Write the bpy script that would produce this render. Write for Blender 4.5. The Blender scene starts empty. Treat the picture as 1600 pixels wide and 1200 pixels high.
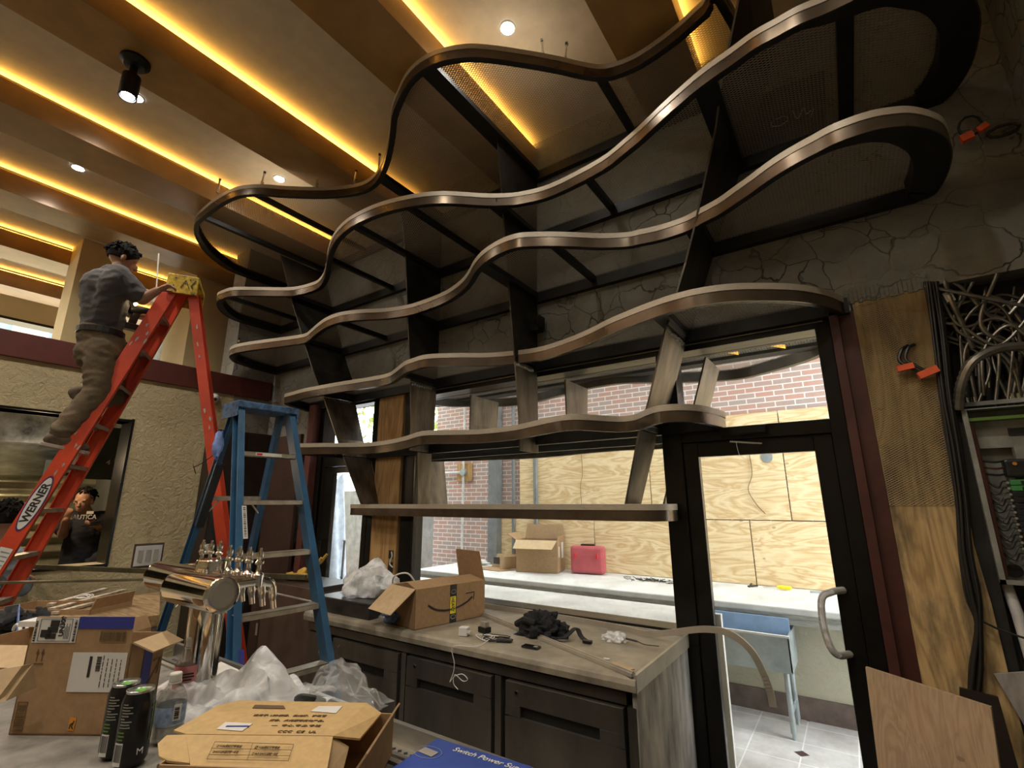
import bpy, bmesh, math, random
from mathutils import Vector as V, Matrix, noise
R = math.radians
random.seed(7)
sc = bpy.context.scene
COL = sc.collection
# ------------------------------------------------------------------ camera
PITCH, YAW, ROLL, FPX = R(13.85), R(-34.5), R(-.17), 752.0
F_ = V((math.sin(YAW)*math.cos(PITCH), math.cos(YAW)*math.cos(PITCH), math.sin(PITCH)))
R0 = V((math.cos(YAW), -math.sin(YAW), 0)); U0 = R0.cross(F_)
R_ = R0*math.cos(ROLL)+U0*math.sin(ROLL); U_ = -R0*math.sin(ROLL)+U0*math.cos(ROLL)
EYE = V((0, 0, 1.65))
cd = bpy.data.cameras.new('camera'); cam = bpy.data.objects.new('camera', cd); COL.objects.link(cam)
cd.sensor_width = 36; cd.lens = 36*FPX/1600; cd.clip_start = .02; cd.clip_end = 200
M = Matrix.Identity(4)
for i in range(3): M[i][0] = R_[i]; M[i][1] = U_[i]; M[i][2] = -F_[i]; M[i][3] = EYE[i]
cam.matrix_world = M
sc.camera = cam
# ------------------------------------------------------------------ exposure, world
vs = sc.view_settings; vs.view_transform = 'Standard'; vs.look = 'None'; vs.exposure = 0.35; vs.gamma = 1; vs.use_curve_mapping = False
sc.cycles.transparent_max_bounces = 24; sc.cycles.max_bounces = 8; sc.cycles.sample_clamp_indirect = 6
w = bpy.data.worlds.new('overcast_sky'); sc.world = w; w.use_nodes = True
nt = w.node_tree; bg = nt.nodes['Background']; bg.inputs[0].default_value = (.93, .97, 1, 1); bg.inputs[1].default_value = 6.5
# ------------------------------------------------------------------ ceiling downlights in view, plus unseen ones added as fill
DOWN_SEEN = [(-1.506, 2.15), (-4.30, 2.14), (-4.29, .93), (-5.745, .94)]
DOWN_FILL = [(-1.5, .93), (-1.5, -.3), (-1.5, -1.5), (-4.3, -.3), (-4.3, -1.5), (-5.75, -.3), (-2.9, -2.7), (-7.0, .4), (-8.4, .4), (-0.1, -.9), (-.05, .93)]  # out of view, added to raise the room's ambient light
DOWN_W = 66.0

def at(px, py, x=None, y=None, z=None):
    """a point of the photograph turned into a place on a known plane of the room"""
    d = F_ + R_*((px-800)/FPX) - U_*((py-600)/FPX)
    if x is not None: t = (x-EYE.x)/d.x
    elif y is not None: t = (y-EYE.y)/d.y
    else: t = (z-EYE.z)/d.z
    return EYE + d*t
# ------------------------------------------------------------------ materials
def newmat(name):
    m = bpy.data.materials.new(name); m.use_nodes = True
    n = m.node_tree; b = n.nodes['Principled BSDF']
    return m, n, b
def lk(n, a, b): n.links.new(a, b)
def ocoord(n, scale=(1, 1, 1), rot=(0, 0, 0)):
    t = n.nodes.new('ShaderNodeTexCoord'); mp = n.nodes.new('ShaderNodeMapping')
    mp.inputs['Scale'].default_value = scale; mp.inputs['Rotation'].default_value = rot
    lk(n, t.outputs['Object'], mp.inputs[0]); return mp.outputs[0]
def ramp(n, fac, stops):
    r = n.nodes.new('ShaderNodeValToRGB'); e = r.color_ramp.elements
    while len(e) < len(stops): e.new(.5)
    for q, (p, c) in zip(e, stops): q.position = p; q.color = (*c, 1)
    lk(n, fac, r.inputs[0]); return r.outputs[0]
def nz(n, co, scale, detail=4, rough=.5, dist=0):
    t = n.nodes.new('ShaderNodeTexNoise'); t.inputs['Scale'].default_value = scale; t.inputs['Detail'].default_value = detail
    t.inputs['Roughness'].default_value = rough; t.inputs['Distortion'].default_value = dist; lk(n, co, t.inputs[0]); return t.outputs[0]
def bump(n, b, h, st=.3, d=.01):
    k = n.nodes.new('ShaderNodeBump'); k.inputs['Strength'].default_value = st; k.inputs['Distance'].default_value = d
    lk(n, h, k.inputs['Height']); lk(n, k.outputs[0], b.inputs['Normal']); return k
def math_(n, op, a, b=None, clamp=False):
    m = n.nodes.new('ShaderNodeMath'); m.operation = op; m.use_clamp = clamp
    for i, v in enumerate((a, b)):
        if v is None: continue
        if isinstance(v, (int, float)): m.inputs[i].default_value = v
        else: lk(n, v, m.inputs[i])
    return m.outputs[0]
def mixc(n, f, a, b):
    m = n.nodes.new('ShaderNodeMix'); m.data_type = 'RGBA'
    for i, v in ((0, f), (6, a), (7, b)):
        if isinstance(v, (int, float)): m.inputs[i].default_value = v
        elif isinstance(v, tuple): m.inputs[i].default_value = (*v, 1)
        else: lk(n, v, m.inputs[i])
    return m.outputs[2]
def mat(name, c, rough=.5, metal=0, var=.15, sc_=8, bmp=0, bsc=60, spec=.5, stretch=(1, 1, 1), bd=.004, coat=0):
    m, n, b = newmat(name)
    co = ocoord(n, stretch)
    f = nz(n, co, sc_, 5, .6)
    lo = tuple(max(0, x*(1-var*1.6)) for x in c); hi = tuple(min(1, x*(1+var)) for x in c)
    lk(n, ramp(n, f, [(.3, lo), (.7, hi)]), b.inputs['Base Color'])
    b.inputs['Roughness'].default_value = rough; b.inputs['Metallic'].default_value = metal
    b.inputs['Specular IOR Level'].default_value = spec; b.inputs['Coat Weight'].default_value = coat
    if bmp: bump(n, b, nz(n, co, bsc, 4, .6), bmp, bd)
    return m
def emis(name, c, s):
    m, n, b = newmat(name); b.inputs['Base Color'].default_value = (*c, 1)
    b.inputs['Emission Color'].default_value = (*c, 1); b.inputs['Emission Strength'].default_value = s; return m
def stone_mat():
    m, n, b = newmat('cracked_stone'); co = ocoord(n)
    wp = n.nodes.new('ShaderNodeTexNoise'); wp.inputs['Scale'].default_value = 2.2; wp.inputs['Detail'].default_value = 5; lk(n, co, wp.inputs[0])
    ad = n.nodes.new('ShaderNodeVectorMath'); ad.operation = 'MULTIPLY_ADD'; lk(n, wp.outputs[1], ad.inputs[0]); ad.inputs[1].default_value = (.42, .42, .42); lk(n, co, ad.inputs[2])
    v = n.nodes.new('ShaderNodeTexVoronoi'); v.feature = 'DISTANCE_TO_EDGE'; v.inputs['Scale'].default_value = 5.2; lk(n, ad.outputs[0], v.inputs[0])
    f = nz(n, co, 1.4, 8, .65); f2 = nz(n, co, 14, 6, .7)
    base = ramp(n, f, [(.3, (.155, .15, .125)), (.52, (.27, .26, .215)), (.72, (.40, .385, .33))])
    base = mixc(n, math_(n, 'MULTIPLY', f2, .6), base, (.12, .10, .075))
    msk = math_(n, 'MULTIPLY', math_(n, 'SUBTRACT', 1, math_(n, 'MULTIPLY', v.outputs['Distance'], 42), True), ramp(n, nz(n, co, 2.5, 2), [(.4, (.12,)*3), (.62, (.9,)*3)]))
    lk(n, mixc(n, msk, base, (.035, .028, .02)), b.inputs['Base Color'])
    b.inputs['Roughness'].default_value = .8
    bump(n, b, math_(n, 'SUBTRACT', f2, math_(n, 'MULTIPLY', msk, 1.2)), .6, .02); return m
def stucco_mat(name, c, st=.8, scale=16):
    m, n, b = newmat(name); co = ocoord(n); f = nz(n, co, 1.3, 6, .6)
    lk(n, ramp(n, f, [(.3, tuple(x*.82 for x in c)), (.7, c)]), b.inputs['Base Color']); b.inputs['Roughness'].default_value = .75
    bump(n, b, nz(n, co, scale, 8, .62, 1.2), st, .03); return m
def brick_mat():
    m, n, b = newmat('red_brick'); co = ocoord(n, (1, 1, 1)); s = n.nodes.new('ShaderNodeSeparateXYZ'); lk(n, co, s.inputs[0])
    c = n.nodes.new('ShaderNodeCombineXYZ'); lk(n, math_(n, 'ADD', s.outputs[0], s.outputs[1]), c.inputs[0]); lk(n, s.outputs[2], c.inputs[1])
    t = n.nodes.new('ShaderNodeTexBrick'); lk(n, c.outputs[0], t.inputs[0]); t.inputs['Scale'].default_value = 1
    t.inputs['Brick Width'].default_value = .18; t.inputs['Row Height'].default_value = .058; t.inputs['Mortar Size'].default_value = .006
    t.inputs['Color1'].default_value = (.50, .29, .23, 1); t.inputs['Color2'].default_value = (.36, .32, .30, 1); t.inputs['Mortar'].default_value = (.78, .76, .72, 1); t.inputs['Bias'].default_value = -.15
    lk(n, mixc(n, math_(n, 'MULTIPLY', nz(n, co, 9, 5), .35), t.outputs[0], (.36, .2, .15)), b.inputs['Base Color']); b.inputs['Roughness'].default_value = .85
    bump(n, b, math_(n, 'SUBTRACT', 1, t.outputs[1]), .5, .006); return m
def ply_mat(name, light, dark, rot=0, wet=False, grain=1.0):
    m, n, b = newmat(name); co = ocoord(n, (1.1, 1.1, 5) if not rot else (7.5, 7.5, 1.1))
    f = nz(n, co, 1.0*grain, 3, .5, .9); wv = math_(n, 'FRACT', math_(n, 'MULTIPLY', f, 9))
    wv = math_(n, 'ABSOLUTE', math_(n, 'SUBTRACT', wv, .5))
    g = nz(n, ocoord(n, (2, 2, 60) if not rot else (60, 60, 2)), 2, 4)
    mx = math_(n, 'ADD', math_(n, 'MULTIPLY', wv, .9), math_(n, 'MULTIPLY', g, .55))
    c = ramp(n, mx, [(.28, dark), (.45, tuple((a+b_)/2 for a, b_ in zip(light, dark))), (.68, light)])
    v = n.nodes.new('ShaderNodeTexVoronoi'); v.inputs['Scale'].default_value = 3.1; v.inputs['Randomness'].default_value = 1; lk(n, ocoord(n, (1, 1, 1.5)), v.inputs[0])
    kn = math_(n, 'LESS_THAN', v.outputs['Distance'], .055)
    c = mixc(n, math_(n, 'MULTIPLY', kn, .6), c, tuple(x*.45 for x in dark))
    if wet:
        s = ramp(n, nz(n, ocoord(n, (3.2, 3.2, 1.1)), 1.6, 6, .6), [(.47, (0, 0, 0)), (.62, (.8, .8, .8))]); c = mixc(n, s, c, (.05, .04, .03))
    lk(n, c, b.inputs['Base Color']); b.inputs['Roughness'].default_value = .7; bump(n, b, mx, .15, .002); return m
def mesh_mat(name, px_=.019, pz=.0095, th=.26, c=(.10, .08, .06), metal=.7, plane='xy'):
    m, n, b = newmat(name); co = ocoord(n); s = n.nodes.new('ShaderNodeSeparateXYZ'); lk(n, co, s.inputs[0])
    u = math_(n, 'MULTIPLY', s.outputs[0], 1/px_); v = math_(n, 'MULTIPLY', s.outputs[1 if plane == 'xy' else 2], 1/pz)
    a = math_(n, 'ABSOLUTE', math_(n, 'SINE', math_(n, 'MULTIPLY', math_(n, 'ADD', u, v), math.pi)))
    d = math_(n, 'ABSOLUTE', math_(n, 'SINE', math_(n, 'MULTIPLY', math_(n, 'SUBTRACT', u, v), math.pi)))
    k = math_(n, 'LESS_THAN', math_(n, 'MINIMUM', a, d), th*1.5)
    lk(n, k, b.inputs['Alpha']); b.inputs['Base Color'].default_value = (*c, 1); b.inputs['Metallic'].default_value = metal; b.inputs['Roughness'].default_value = .38
    bump(n, b, math_(n, 'MINIMUM', a, d), .8, .004); return m
def glass_mat(name, tint=(.96, .98, .97), dirt=.02):
    m = bpy.data.materials.new(name); m.use_nodes = True; n = m.node_tree; n.nodes.clear()
    o = n.nodes.new('ShaderNodeOutputMaterial'); t = n.nodes.new('ShaderNodeBsdfTransparent'); g = n.nodes.new('ShaderNodeBsdfGlossy'); d = n.nodes.new('ShaderNodeBsdfDiffuse')
    t.inputs[0].default_value = (*tint, 1); g.inputs['Roughness'].default_value = .02; d.inputs[0].default_value = (.6, .58, .52, 1)
    ge = n.nodes.new('ShaderNodeNewGeometry'); dt = n.nodes.new('ShaderNodeVectorMath'); dt.operation = 'DOT_PRODUCT'; lk(n, ge.outputs['Incoming'], dt.inputs[0]); lk(n, ge.outputs['Normal'], dt.inputs[1])
    fr = math_(n, 'ADD', .035, math_(n, 'MULTIPLY', .9, math_(n, 'POWER', math_(n, 'SUBTRACT', 1, math_(n, 'ABSOLUTE', dt.outputs['Value'])), 5)))
    mx = n.nodes.new('ShaderNodeMixShader'); lk(n, fr, mx.inputs[0]); lk(n, t.outputs[0], mx.inputs[1]); lk(n, g.outputs[0], mx.inputs[2])
    m2 = n.nodes.new('ShaderNodeMixShader'); tc = n.nodes.new('ShaderNodeTexCoord'); q = nz(n, tc.outputs['Object'], 30, 6, .7)
    lk(n, ramp(n, q, [(.5, (dirt*.4,)*3), (.8, (dirt*3,)*3)]), m2.inputs[0]); lk(n, mx.outputs[0], m2.inputs[1]); lk(n, d.outputs[0], m2.inputs[2]); lk(n, m2.outputs[0], o.inputs[0]); return m
def film_mat(name, a=.25, c=(.85, .85, .83), rough=.15):
    m, n, b = newmat(name); co = ocoord(n); f = nz(n, co, 13, 3, .5, .8)
    b.inputs['Base Color'].default_value = (*c, 1); b.inputs['Roughness'].default_value = rough; b.inputs['Specular IOR Level'].default_value = .9
    lk(n, ramp(n, f, [(.42, (a*.8,)*3), (.62, (min(1, a*1.35),)*3)]), b.inputs['Alpha']); bump(n, b, f, .25, .006); return m
def tile_mat():
    m, n, b = newmat('floor_tile'); co = ocoord(n); s = n.nodes.new('ShaderNodeSeparateXYZ'); lk(n, co, s.inputs[0])
    def saw(o, p): return math_(n, 'ABSOLUTE', math_(n, 'SUBTRACT', math_(n, 'FRACT', math_(n, 'ADD', math_(n, 'MULTIPLY', o, 1/p), 50)), .5))
    g = math_(n, 'GREATER_THAN', math_(n, 'MAXIMUM', saw(s.outputs[0], .32), saw(s.outputs[1], .32)), .487)
    dm = math_(n, 'LESS_THAN', math_(n, 'ADD', saw(math_(n, 'ADD', s.outputs[0], .32), .64), saw(math_(n, 'ADD', s.outputs[1], .17), .64)), .075)
    c = ramp(n, nz(n, co, 5, 6, .65), [(.3, (.42, .38, .36)), (.7, (.62, .59, .57))])
    c = mixc(n, g, c, (.75, .72, .7)); c = mixc(n, dm, c, (.05, .02, .02)); lk(n, c, b.inputs['Base Color']); b.inputs['Roughness'].default_value = .55; return m

MT = dict(
 stone=stone_mat(), stucco=stucco_mat('cream_stucco', (.60, .50, .29)), cream=stucco_mat('warm_plaster', (.66, .52, .27), .15, 30), ceil=mat('ceiling_plaster', (.62, .55, .44), .8, var=.06, bmp=.1, bsc=120),
 beam=mat('burnt_copper_panel', (.36, .20, .065), .30, .1, var=.16, sc_=3, bmp=.03, bsc=30), maroon=mat('maroon_paint', (.10, .022, .016), .45, var=.12), steelb=mat('brown_primed_steel', (.075, .022, .015), .5, var=.15),
 black=mat('black_steel', (.012, .011, .010), .45, .3, var=.3), plate=mat('raw_dark_steel_plate', (.075, .066, .055), .42, .75, var=.35, sc_=4, bmp=.1, bsc=25), plateraw=mat('mill_scale_steel', (.16, .13, .095), .45, .6, var=.4, sc_=9, stretch=(1, 1, .25)),
 bronze=mat('bronze_fascia', (.125, .092, .062), .27, .65, var=.2, sc_=6), lip=mat('champagne_trim', (.44, .385, .30), .42, .15, var=.12, sc_=30, stretch=(1, 1, 8)),
 led=emis('warm_led_strip', (1, .55, .10), 27), lamp=emis('downlight_lens', (.93, .96, 1), 60), lampw=emis('small_work_light', (1, .8, .4), 25), ledsm=emis('amber_canopy_light', (1, .55, .08), 1.2),
 brick=brick_mat(), ply=ply_mat('pine_plywood', (.80, .63, .38), (.60, .40, .19)), plyw=ply_mat('stained_plywood', (.60, .42, .19), (.38, .245, .10), rot=1, wet=True, grain=.7), plyb=ply_mat('birch_board', (.47, .335, .205), (.38, .255, .15), rot=1, grain=1.6),
 pine=ply_mat('pine_post', (.50, .30, .12), (.33, .18, .06), rot=1, grain=.6), mesh=mesh_mat('expanded_metal', .036, .017, .33, (.34, .29, .22), .1), meshw=mesh_mat('wall_lath', .020, .012, .24, (.52, .40, .21), .4, 'xz'),
 glass=glass_mat('window_glass'), glassd=glass_mat('dusty_glass', (.9, .92, .9), .08), tile=tile_mat(), concrete=mat('dusty_concrete', (.23, .21, .18), .8, var=.3, bmp=.3, bsc=20),
 frame=mat('black_anodised_frame', (.012, .011, .010), .32, .4, var=.2), alu=mat('brushed_aluminium', (.50, .48, .43), .32, .85, var=.12, stretch=(1, 1, 6)), chrome=mat('polished_chrome', (.75, .73, .70), .08, 1, var=.03),
 stain=mat('stainless_front', (.19, .17, .145), .30, .8, var=.3, sc_=3, stretch=(1, 1, .3)), staind=mat('dark_recess', (.012, .011, .010), .5, var=.2), worktop=mat('worn_grey_laminate', (.31, .27, .20), .45, var=.25, sc_=6, bmp=.08, bsc=50),
 endp=mat('whitewashed_panel', (.36, .34, .31), .7, var=.4, sc_=5, stretch=(2, 2, .6)), card=mat('corrugated_cardboard', (.35, .215, .105), .8, var=.1, sc_=40, bmp=.05), cardl=mat('inner_cardboard', (.47, .33, .18), .85, var=.08, sc_=30), cardy=mat('kraft_mailer_board', (.52, .35, .15), .75, var=.07, sc_=60),
 ink=mat('black_ink', (.02, .017, .015), .6, var=.1), inkb=mat('blue_print', (.03, .04, .26), .6, var=.1), brn=mat('brown_ink', (.13, .075, .03), .7, var=.1), paper=mat('white_paper', (.66, .64, .60), .7, var=.05), yel=mat('yellow_label', (.85, .72, .02), .5, var=.05), ora=mat('orange_label', (.62, .25, .03), .6, var=.1),
 red=mat('orange_red_fibreglass', (.62, .062, .020), .42, var=.14, sc_=4, bmp=.05), redd=mat('red_rail_inner', (.36, .035, .016), .5, var=.2), capy=mat('yellow_ladder_cap', (.60, .40, .03), .5, var=.5, sc_=22), blue=mat('blue_fibreglass', (.025, .095, .19), .42, var=.2, sc_=6), capb=mat('scuffed_blue_cap', (.055, .12, .23), .5, var=.55, sc_=25),
 tread=mat('aluminium_tread', (.46, .41, .32), .42, .6, var=.2, sc_=12), tape=mat('black_tape', (.015, .015, .016), .5), cloth=mat('blue_rag', (.20, .30, .62), .8, var=.3, sc_=30), purple=mat('navy_logo_border', (.05, .02, .12), .5),
 skin=mat('skin', (.36, .19, .115), .55, var=.12, sc_=12), hair=mat('black_hair', (.010, .008, .007), .85, var=.3, bmp=.3, bsc=120, spec=.15), grey=mat('charcoal_tshirt', (.075, .068, .064), .9, var=.15, bmp=.5, bsc=12, bd=.02), khaki=mat('khaki_trousers', (.125, .088, .048), .9, var=.2, bmp=.6, bsc=10, bd=.02),
 belt=mat('black_leather', (.012, .010, .009), .4), boot=mat('tan_boot', (.13, .085, .05), .8, var=.3), sole=mat('pale_boot_sole', (.35, .29, .23), .8), navy=mat('black_tshirt', (.014, .014, .018), .9), jean=mat('grey_jeans', (.09, .10, .115), .9, var=.3, bmp=.3), bluesh=mat('pale_blue_shirt', (.22, .27, .31), .85), white=mat('white_paint', (.62, .60, .55), .5, var=.05),
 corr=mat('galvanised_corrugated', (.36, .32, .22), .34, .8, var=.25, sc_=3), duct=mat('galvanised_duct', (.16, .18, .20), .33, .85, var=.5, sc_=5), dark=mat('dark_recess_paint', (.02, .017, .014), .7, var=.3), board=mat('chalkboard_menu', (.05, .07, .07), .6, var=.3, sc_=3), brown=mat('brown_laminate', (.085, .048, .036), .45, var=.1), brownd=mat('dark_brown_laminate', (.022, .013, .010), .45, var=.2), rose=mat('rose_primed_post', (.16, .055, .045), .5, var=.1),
 plast=film_mat('clear_film', .22), plastw=film_mat('milky_bag', .66, (.86, .86, .86), .35), petl=mat('frosted_plastic', (.55, .53, .50), .25, var=.1), pink=mat('pink_label', (.66, .24, .26), .5, var=.1), lblue=mat('pale_blue_label', (.30, .38, .52), .5, var=.3, sc_=60), canb=mat('black_can', (.012, .012, .013), .25, .3, var=.2), canrim=mat('can_lid', (.55, .56, .54), .25, .9), green=mat('bright_green', (.12, .45, .03), .5), grn2=mat('green_print', (.12, .22, .04), .6),
 blub=mat('blue_carton', (.035, .07, .30), .4, var=.2, sc_=3), redp=mat('red_plastic', (.62, .03, .04), .4, var=.15), redc=mat('red_tool_case', (.45, .085, .095), .5, var=.12), bot=mat('amber_bottle', (.32, .12, .02), .15, var=.2), glove=mat('yellow_glove', (.66, .40, .06), .8, var=.2), fabric=mat('black_fabric', (.013, .013, .014), .9, var=.4, sc_=25, bmp=.5, bsc=40),
 wht=mat('white_cable', (.70, .68, .64), .45, var=.04), blk=mat('black_cable', (.016, .015, .014), .45, var=.2), conduit=mat('flexible_steel_conduit', (.26, .24, .20), .36, .8, var=.35), pipe=mat('white_conduit', (.60, .60, .58), .5), orc=mat('orange_connector', (.85, .13, .04), .5), panel=mat('grey_enamel', (.30, .30, .26), .5, var=.25), brk=mat('breaker_black', (.018, .018, .02), .4, var=.3), brkg=mat('breaker_green', (.07, .30, .08), .5),
 knee=stucco_mat('patio_stucco', (.50, .46, .34), .25, 20), slab=mat('pale_stone_slab', (.66, .64, .60), .6, var=.15, sc_=3), gyp=mat('weathered_edge', (.40, .39, .35), .7, var=.3, stretch=(1, 1, 12)), basetile=mat('brown_base_tile', (.13, .09, .075), .5, var=.3), galv=mat('galvanised_tube', (.42, .47, .48), .4, .5, var=.15), bfilm=mat('blue_protective_film', (.33, .48, .72), .35, var=.12), tarp=mat('pale_blue_tarp', (.55, .62, .72), .6, var=.2), paving=mat('reddish_paving', (.36, .20, .17), .8, var=.2), leaf=mat('foliage', (.30, .36, .08), .7, var=.4, sc_=3), bark=mat('bark', (.07, .05, .035), .9),
 facade=mat('cream_facade', (.50, .42, .25), .7, var=.08), glz=mat('blue_grey_glazing', (.10, .16, .22), .15, var=.2), greyp=mat('grey_steel_post', (.22, .23, .23), .5, .3, var=.2), wood2=mat('brown_plank', (.27, .17, .075), .7, var=.35, sc_=8, stretch=(1, 6, 6)), woodw=mat('pale_plank', (.48, .40, .30), .7, var=.3, sc_=8, stretch=(1, 6, 6)), olive=mat('olive_rail', (.13, .11, .055), .5, .4, var=.3), cam_=mat('white_plastic', (.62, .60, .56), .35, var=.05), lens=mat('dark_glass', (.01, .01, .012), .08),
 pinkb=mat('pink_print', (.5, .12, .14), .6), trimw=mat('satin_trim', (.44, .40, .33), .4, .4, var=.1), phone=mat('phone_black', (.01, .01, .012), .15), purpb=mat('dusty_black_board', (.03, .026, .026), .4, var=.6, sc_=8))
MT['liq'] = glass_mat('clear_bottle_plastic', (.86, .86, .84), .25)
# ------------------------------------------------------------------ mesh builder
ORG = {}
class MB:
    def __init__(s): s.v = []; s.f = []; s.sm = []
    def _add(s, vs, fs, smooth=False):
        o = len(s.v); s.v += [V(p) for p in vs]; s.f += [tuple(i+o for i in f) for f in fs]; s.sm += [smooth]*len(fs); return s
    def pbox(s, o, ex, ey, ez):
        o, ex, ey, ez = V(o), V(ex), V(ey), V(ez)
        if ex.cross(ey).dot(ez) < 0: ex, ey = ey, ex
        p = [o, o+ex, o+ex+ey, o+ey, o+ez, o+ex+ez, o+ex+ey+ez, o+ey+ez]
        return s._add(p, [(0, 3, 2, 1), (4, 5, 6, 7), (0, 1, 5, 4), (1, 2, 6, 5), (2, 3, 7, 6), (3, 0, 4, 7)])
    def box(s, x0, x1, y0, y1, z0, z1): return s.pbox((x0, y0, z0), (x1-x0, 0, 0), (0, y1-y0, 0), (0, 0, z1-z0))
    def cbox(s, c, sx, sy, sz, rz=0, rx=0, ry=0):
        m = Matrix.Rotation(rz, 3, 'Z') @ Matrix.Rotation(ry, 3, 'Y') @ Matrix.Rotation(rx, 3, 'X')
        ex, ey, ez = m @ V((sx, 0, 0)), m @ V((0, sy, 0)), m @ V((0, 0, sz)); return s.pbox(V(c)-(ex+ey+ez)/2, ex, ey, ez)
    def bar(s, a, b, wd, ht, up=(0, 0, 1)):
        a, b = V(a), V(b); d = (b-a).normalized(); sd = d.cross(V(up)).normalized(); u = sd.cross(d)
        return s.pbox(a-sd*wd/2-u*ht/2, b-a, sd*wd, u*ht)
    def prism(s, pts, ext):
        pts = [V(p) for p in pts]; ext = V(ext); n = len(pts)
        nr = V((0, 0, 0))
        for i in range(n): nr += pts[i].cross(pts[(i+1) % n])
        if nr.dot(ext) < 0: pts.reverse()
        return s._add(pts+[p+ext for p in pts], [tuple(range(n-1, -1, -1)), tuple(range(n, 2*n))]+[(i, (i+1) % n, (i+1) % n+n, i+n) for i in range(n)])
    def poly(s, pts): return s._add(pts, [tuple(range(len(pts)))])
    def tube(s, pts, r, n=8, closed=False, smooth=True):
        pts = [V(p) for p in pts]; N = len(pts); vs = []; fs = []
        rr = r if isinstance(r, (list, tuple)) else [r]*N
        pu = None
        for i, p in enumerate(pts):
            a = pts[i-1] if (i or closed) else p; b = pts[(i+1) % N] if (i < N-1 or closed) else p
            d = (b-a); d = d.normalized() if d.length > 1e-9 else V((0, 0, 1))
            if pu is None: pu = d.orthogonal().normalized()
            pu = (pu-d*pu.dot(d)); pu = pu.normalized() if pu.length > 1e-6 else d.orthogonal().normalized()
            q = d.cross(pu)
            for k in range(n): t = 2*math.pi*k/n; vs.append(p+(pu*math.cos(t)+q*math.sin(t))*rr[i])
        for i in range(N if closed else N-1):
            j = (i+1) % N
            for k in range(n): fs.append((i*n+k, i*n+(k+1) % n, j*n+(k+1) % n, j*n+k))
        if not closed: fs += [tuple(range(n-1, -1, -1)), tuple(range((N-1)*n, N*n))]
        return s._add(vs, fs, smooth)
    def lathe(s, prof, o=(0, 0, 0), ax=(0, 0, 1), n=20, smooth=True, caps=True):
        ax = V(ax).normalized(); u = ax.orthogonal().normalized(); q = ax.cross(u); o = V(o); vs = []; fs = []; N = len(prof)
        for r_, h in prof:
            for k in range(n): t = 2*math.pi*k/n; vs.append(o+ax*h+(u*math.cos(t)+q*math.sin(t))*r_)
        for i in range(N-1):
            for k in range(n): fs.append((i*n+k, i*n+(k+1) % n, (i+1)*n+(k+1) % n, (i+1)*n+k))
        if caps: fs += [tuple(range(n-1, -1, -1)), tuple(range((N-1)*n, N*n))]
        return s._add(vs, fs, smooth)
    def cyl(s, o, r, h, ax=(0, 0, 1), n=20): return s.lathe([(r, 0), (r, h)], o, ax, n)
    def ball(s, c, r, sx=1, sy=1, sz=1, n=12, m=8, jit=0):
        vs = []; fs = []
        for i in range(m+1):
            a = math.pi*i/m
            for k in range(n):
                t = 2*math.pi*k/n; d = V((math.sin(a)*math.cos(t), math.sin(a)*math.sin(t), math.cos(a)))
                j = 1+jit*noise.noise(d*2.3+V(c)*3)*2
                vs.append(V(c)+V((d.x*sx, d.y*sy, d.z*sz))*r*j)
        for i in range(m):
            for k in range(n): fs.append((i*n+k, (i+1)*n+k, (i+1)*n+(k+1) % n, i*n+(k+1) % n))
        return s._add(vs, fs, True)
    def sheet(s, fn, nu, nv, smooth=True):
        vs = [fn(i/nu, j/nv) for i in range(nu+1) for j in range(nv+1)]
        return s._add(vs, [(i*(nv+1)+j, (i+1)*(nv+1)+j, (i+1)*(nv+1)+j+1, i*(nv+1)+j+1) for i in range(nu) for j in range(nv)], smooth)
    def build(s, name, m, parent=None, bevel=0, solid=0, clean=True):
        me = bpy.data.meshes.new(name)
        if parent is not None: org = ORG[parent.name]
        else:
            lo = V((min(p.x for p in s.v), min(p.y for p in s.v), min(p.z for p in s.v))); hi = V((max(p.x for p in s.v), max(p.y for p in s.v), 0)); org = V(((lo.x+hi.x)/2, (lo.y+hi.y)/2, lo.z))
        me.from_pydata([p-org for p in s.v], [], s.f)
        for p, q in zip(me.polygons, s.sm): p.use_smooth = q
        bm = bmesh.new(); bm.from_mesh(me); bmesh.ops.remove_doubles(bm, verts=bm.verts, dist=1e-6); bm.to_mesh(me); bm.free()
        if isinstance(m, str): m = MT[m]
        me.materials.append(m); me.update()
        o = bpy.data.objects.new(name, me); COL.objects.link(o); ORG[o.name] = org
        if parent is not None: o.parent = parent
        else: o.location = org
        if bevel:
            b = o.modifiers.new('bevel', 'BEVEL'); b.width = bevel; b.segments = 2; b.limit_method = 'ANGLE'
        if solid:
            b = o.modifiers.new('solidify', 'SOLIDIFY'); b.thickness = solid
        if any(s.sm):
            me.set_sharp_from_angle(angle=R(38))
        return o
def tag(o, label=None, cat=None, group=None, kind=None):
    if label: o['label'] = label
    if cat: o['category'] = cat
    if group: o['group'] = group
    if kind: o['kind'] = kind
    return o
def thing(name, loc, label, cat, group=None):
    o = bpy.data.objects.new(name, None); COL.objects.link(o); o.location = loc; o.empty_display_size = .1
    ORG[o.name] = V(loc); return tag(o, label, cat, group)
def struct(mb, name, m, **k): return tag(mb.build(name, m, **k), kind='structure')
def copy_tree(o, parent=None):
    c = o.copy(); COL.objects.link(c); c.parent = parent
    for ch in list(o.children): copy_tree(ch, c)
    return c
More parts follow.
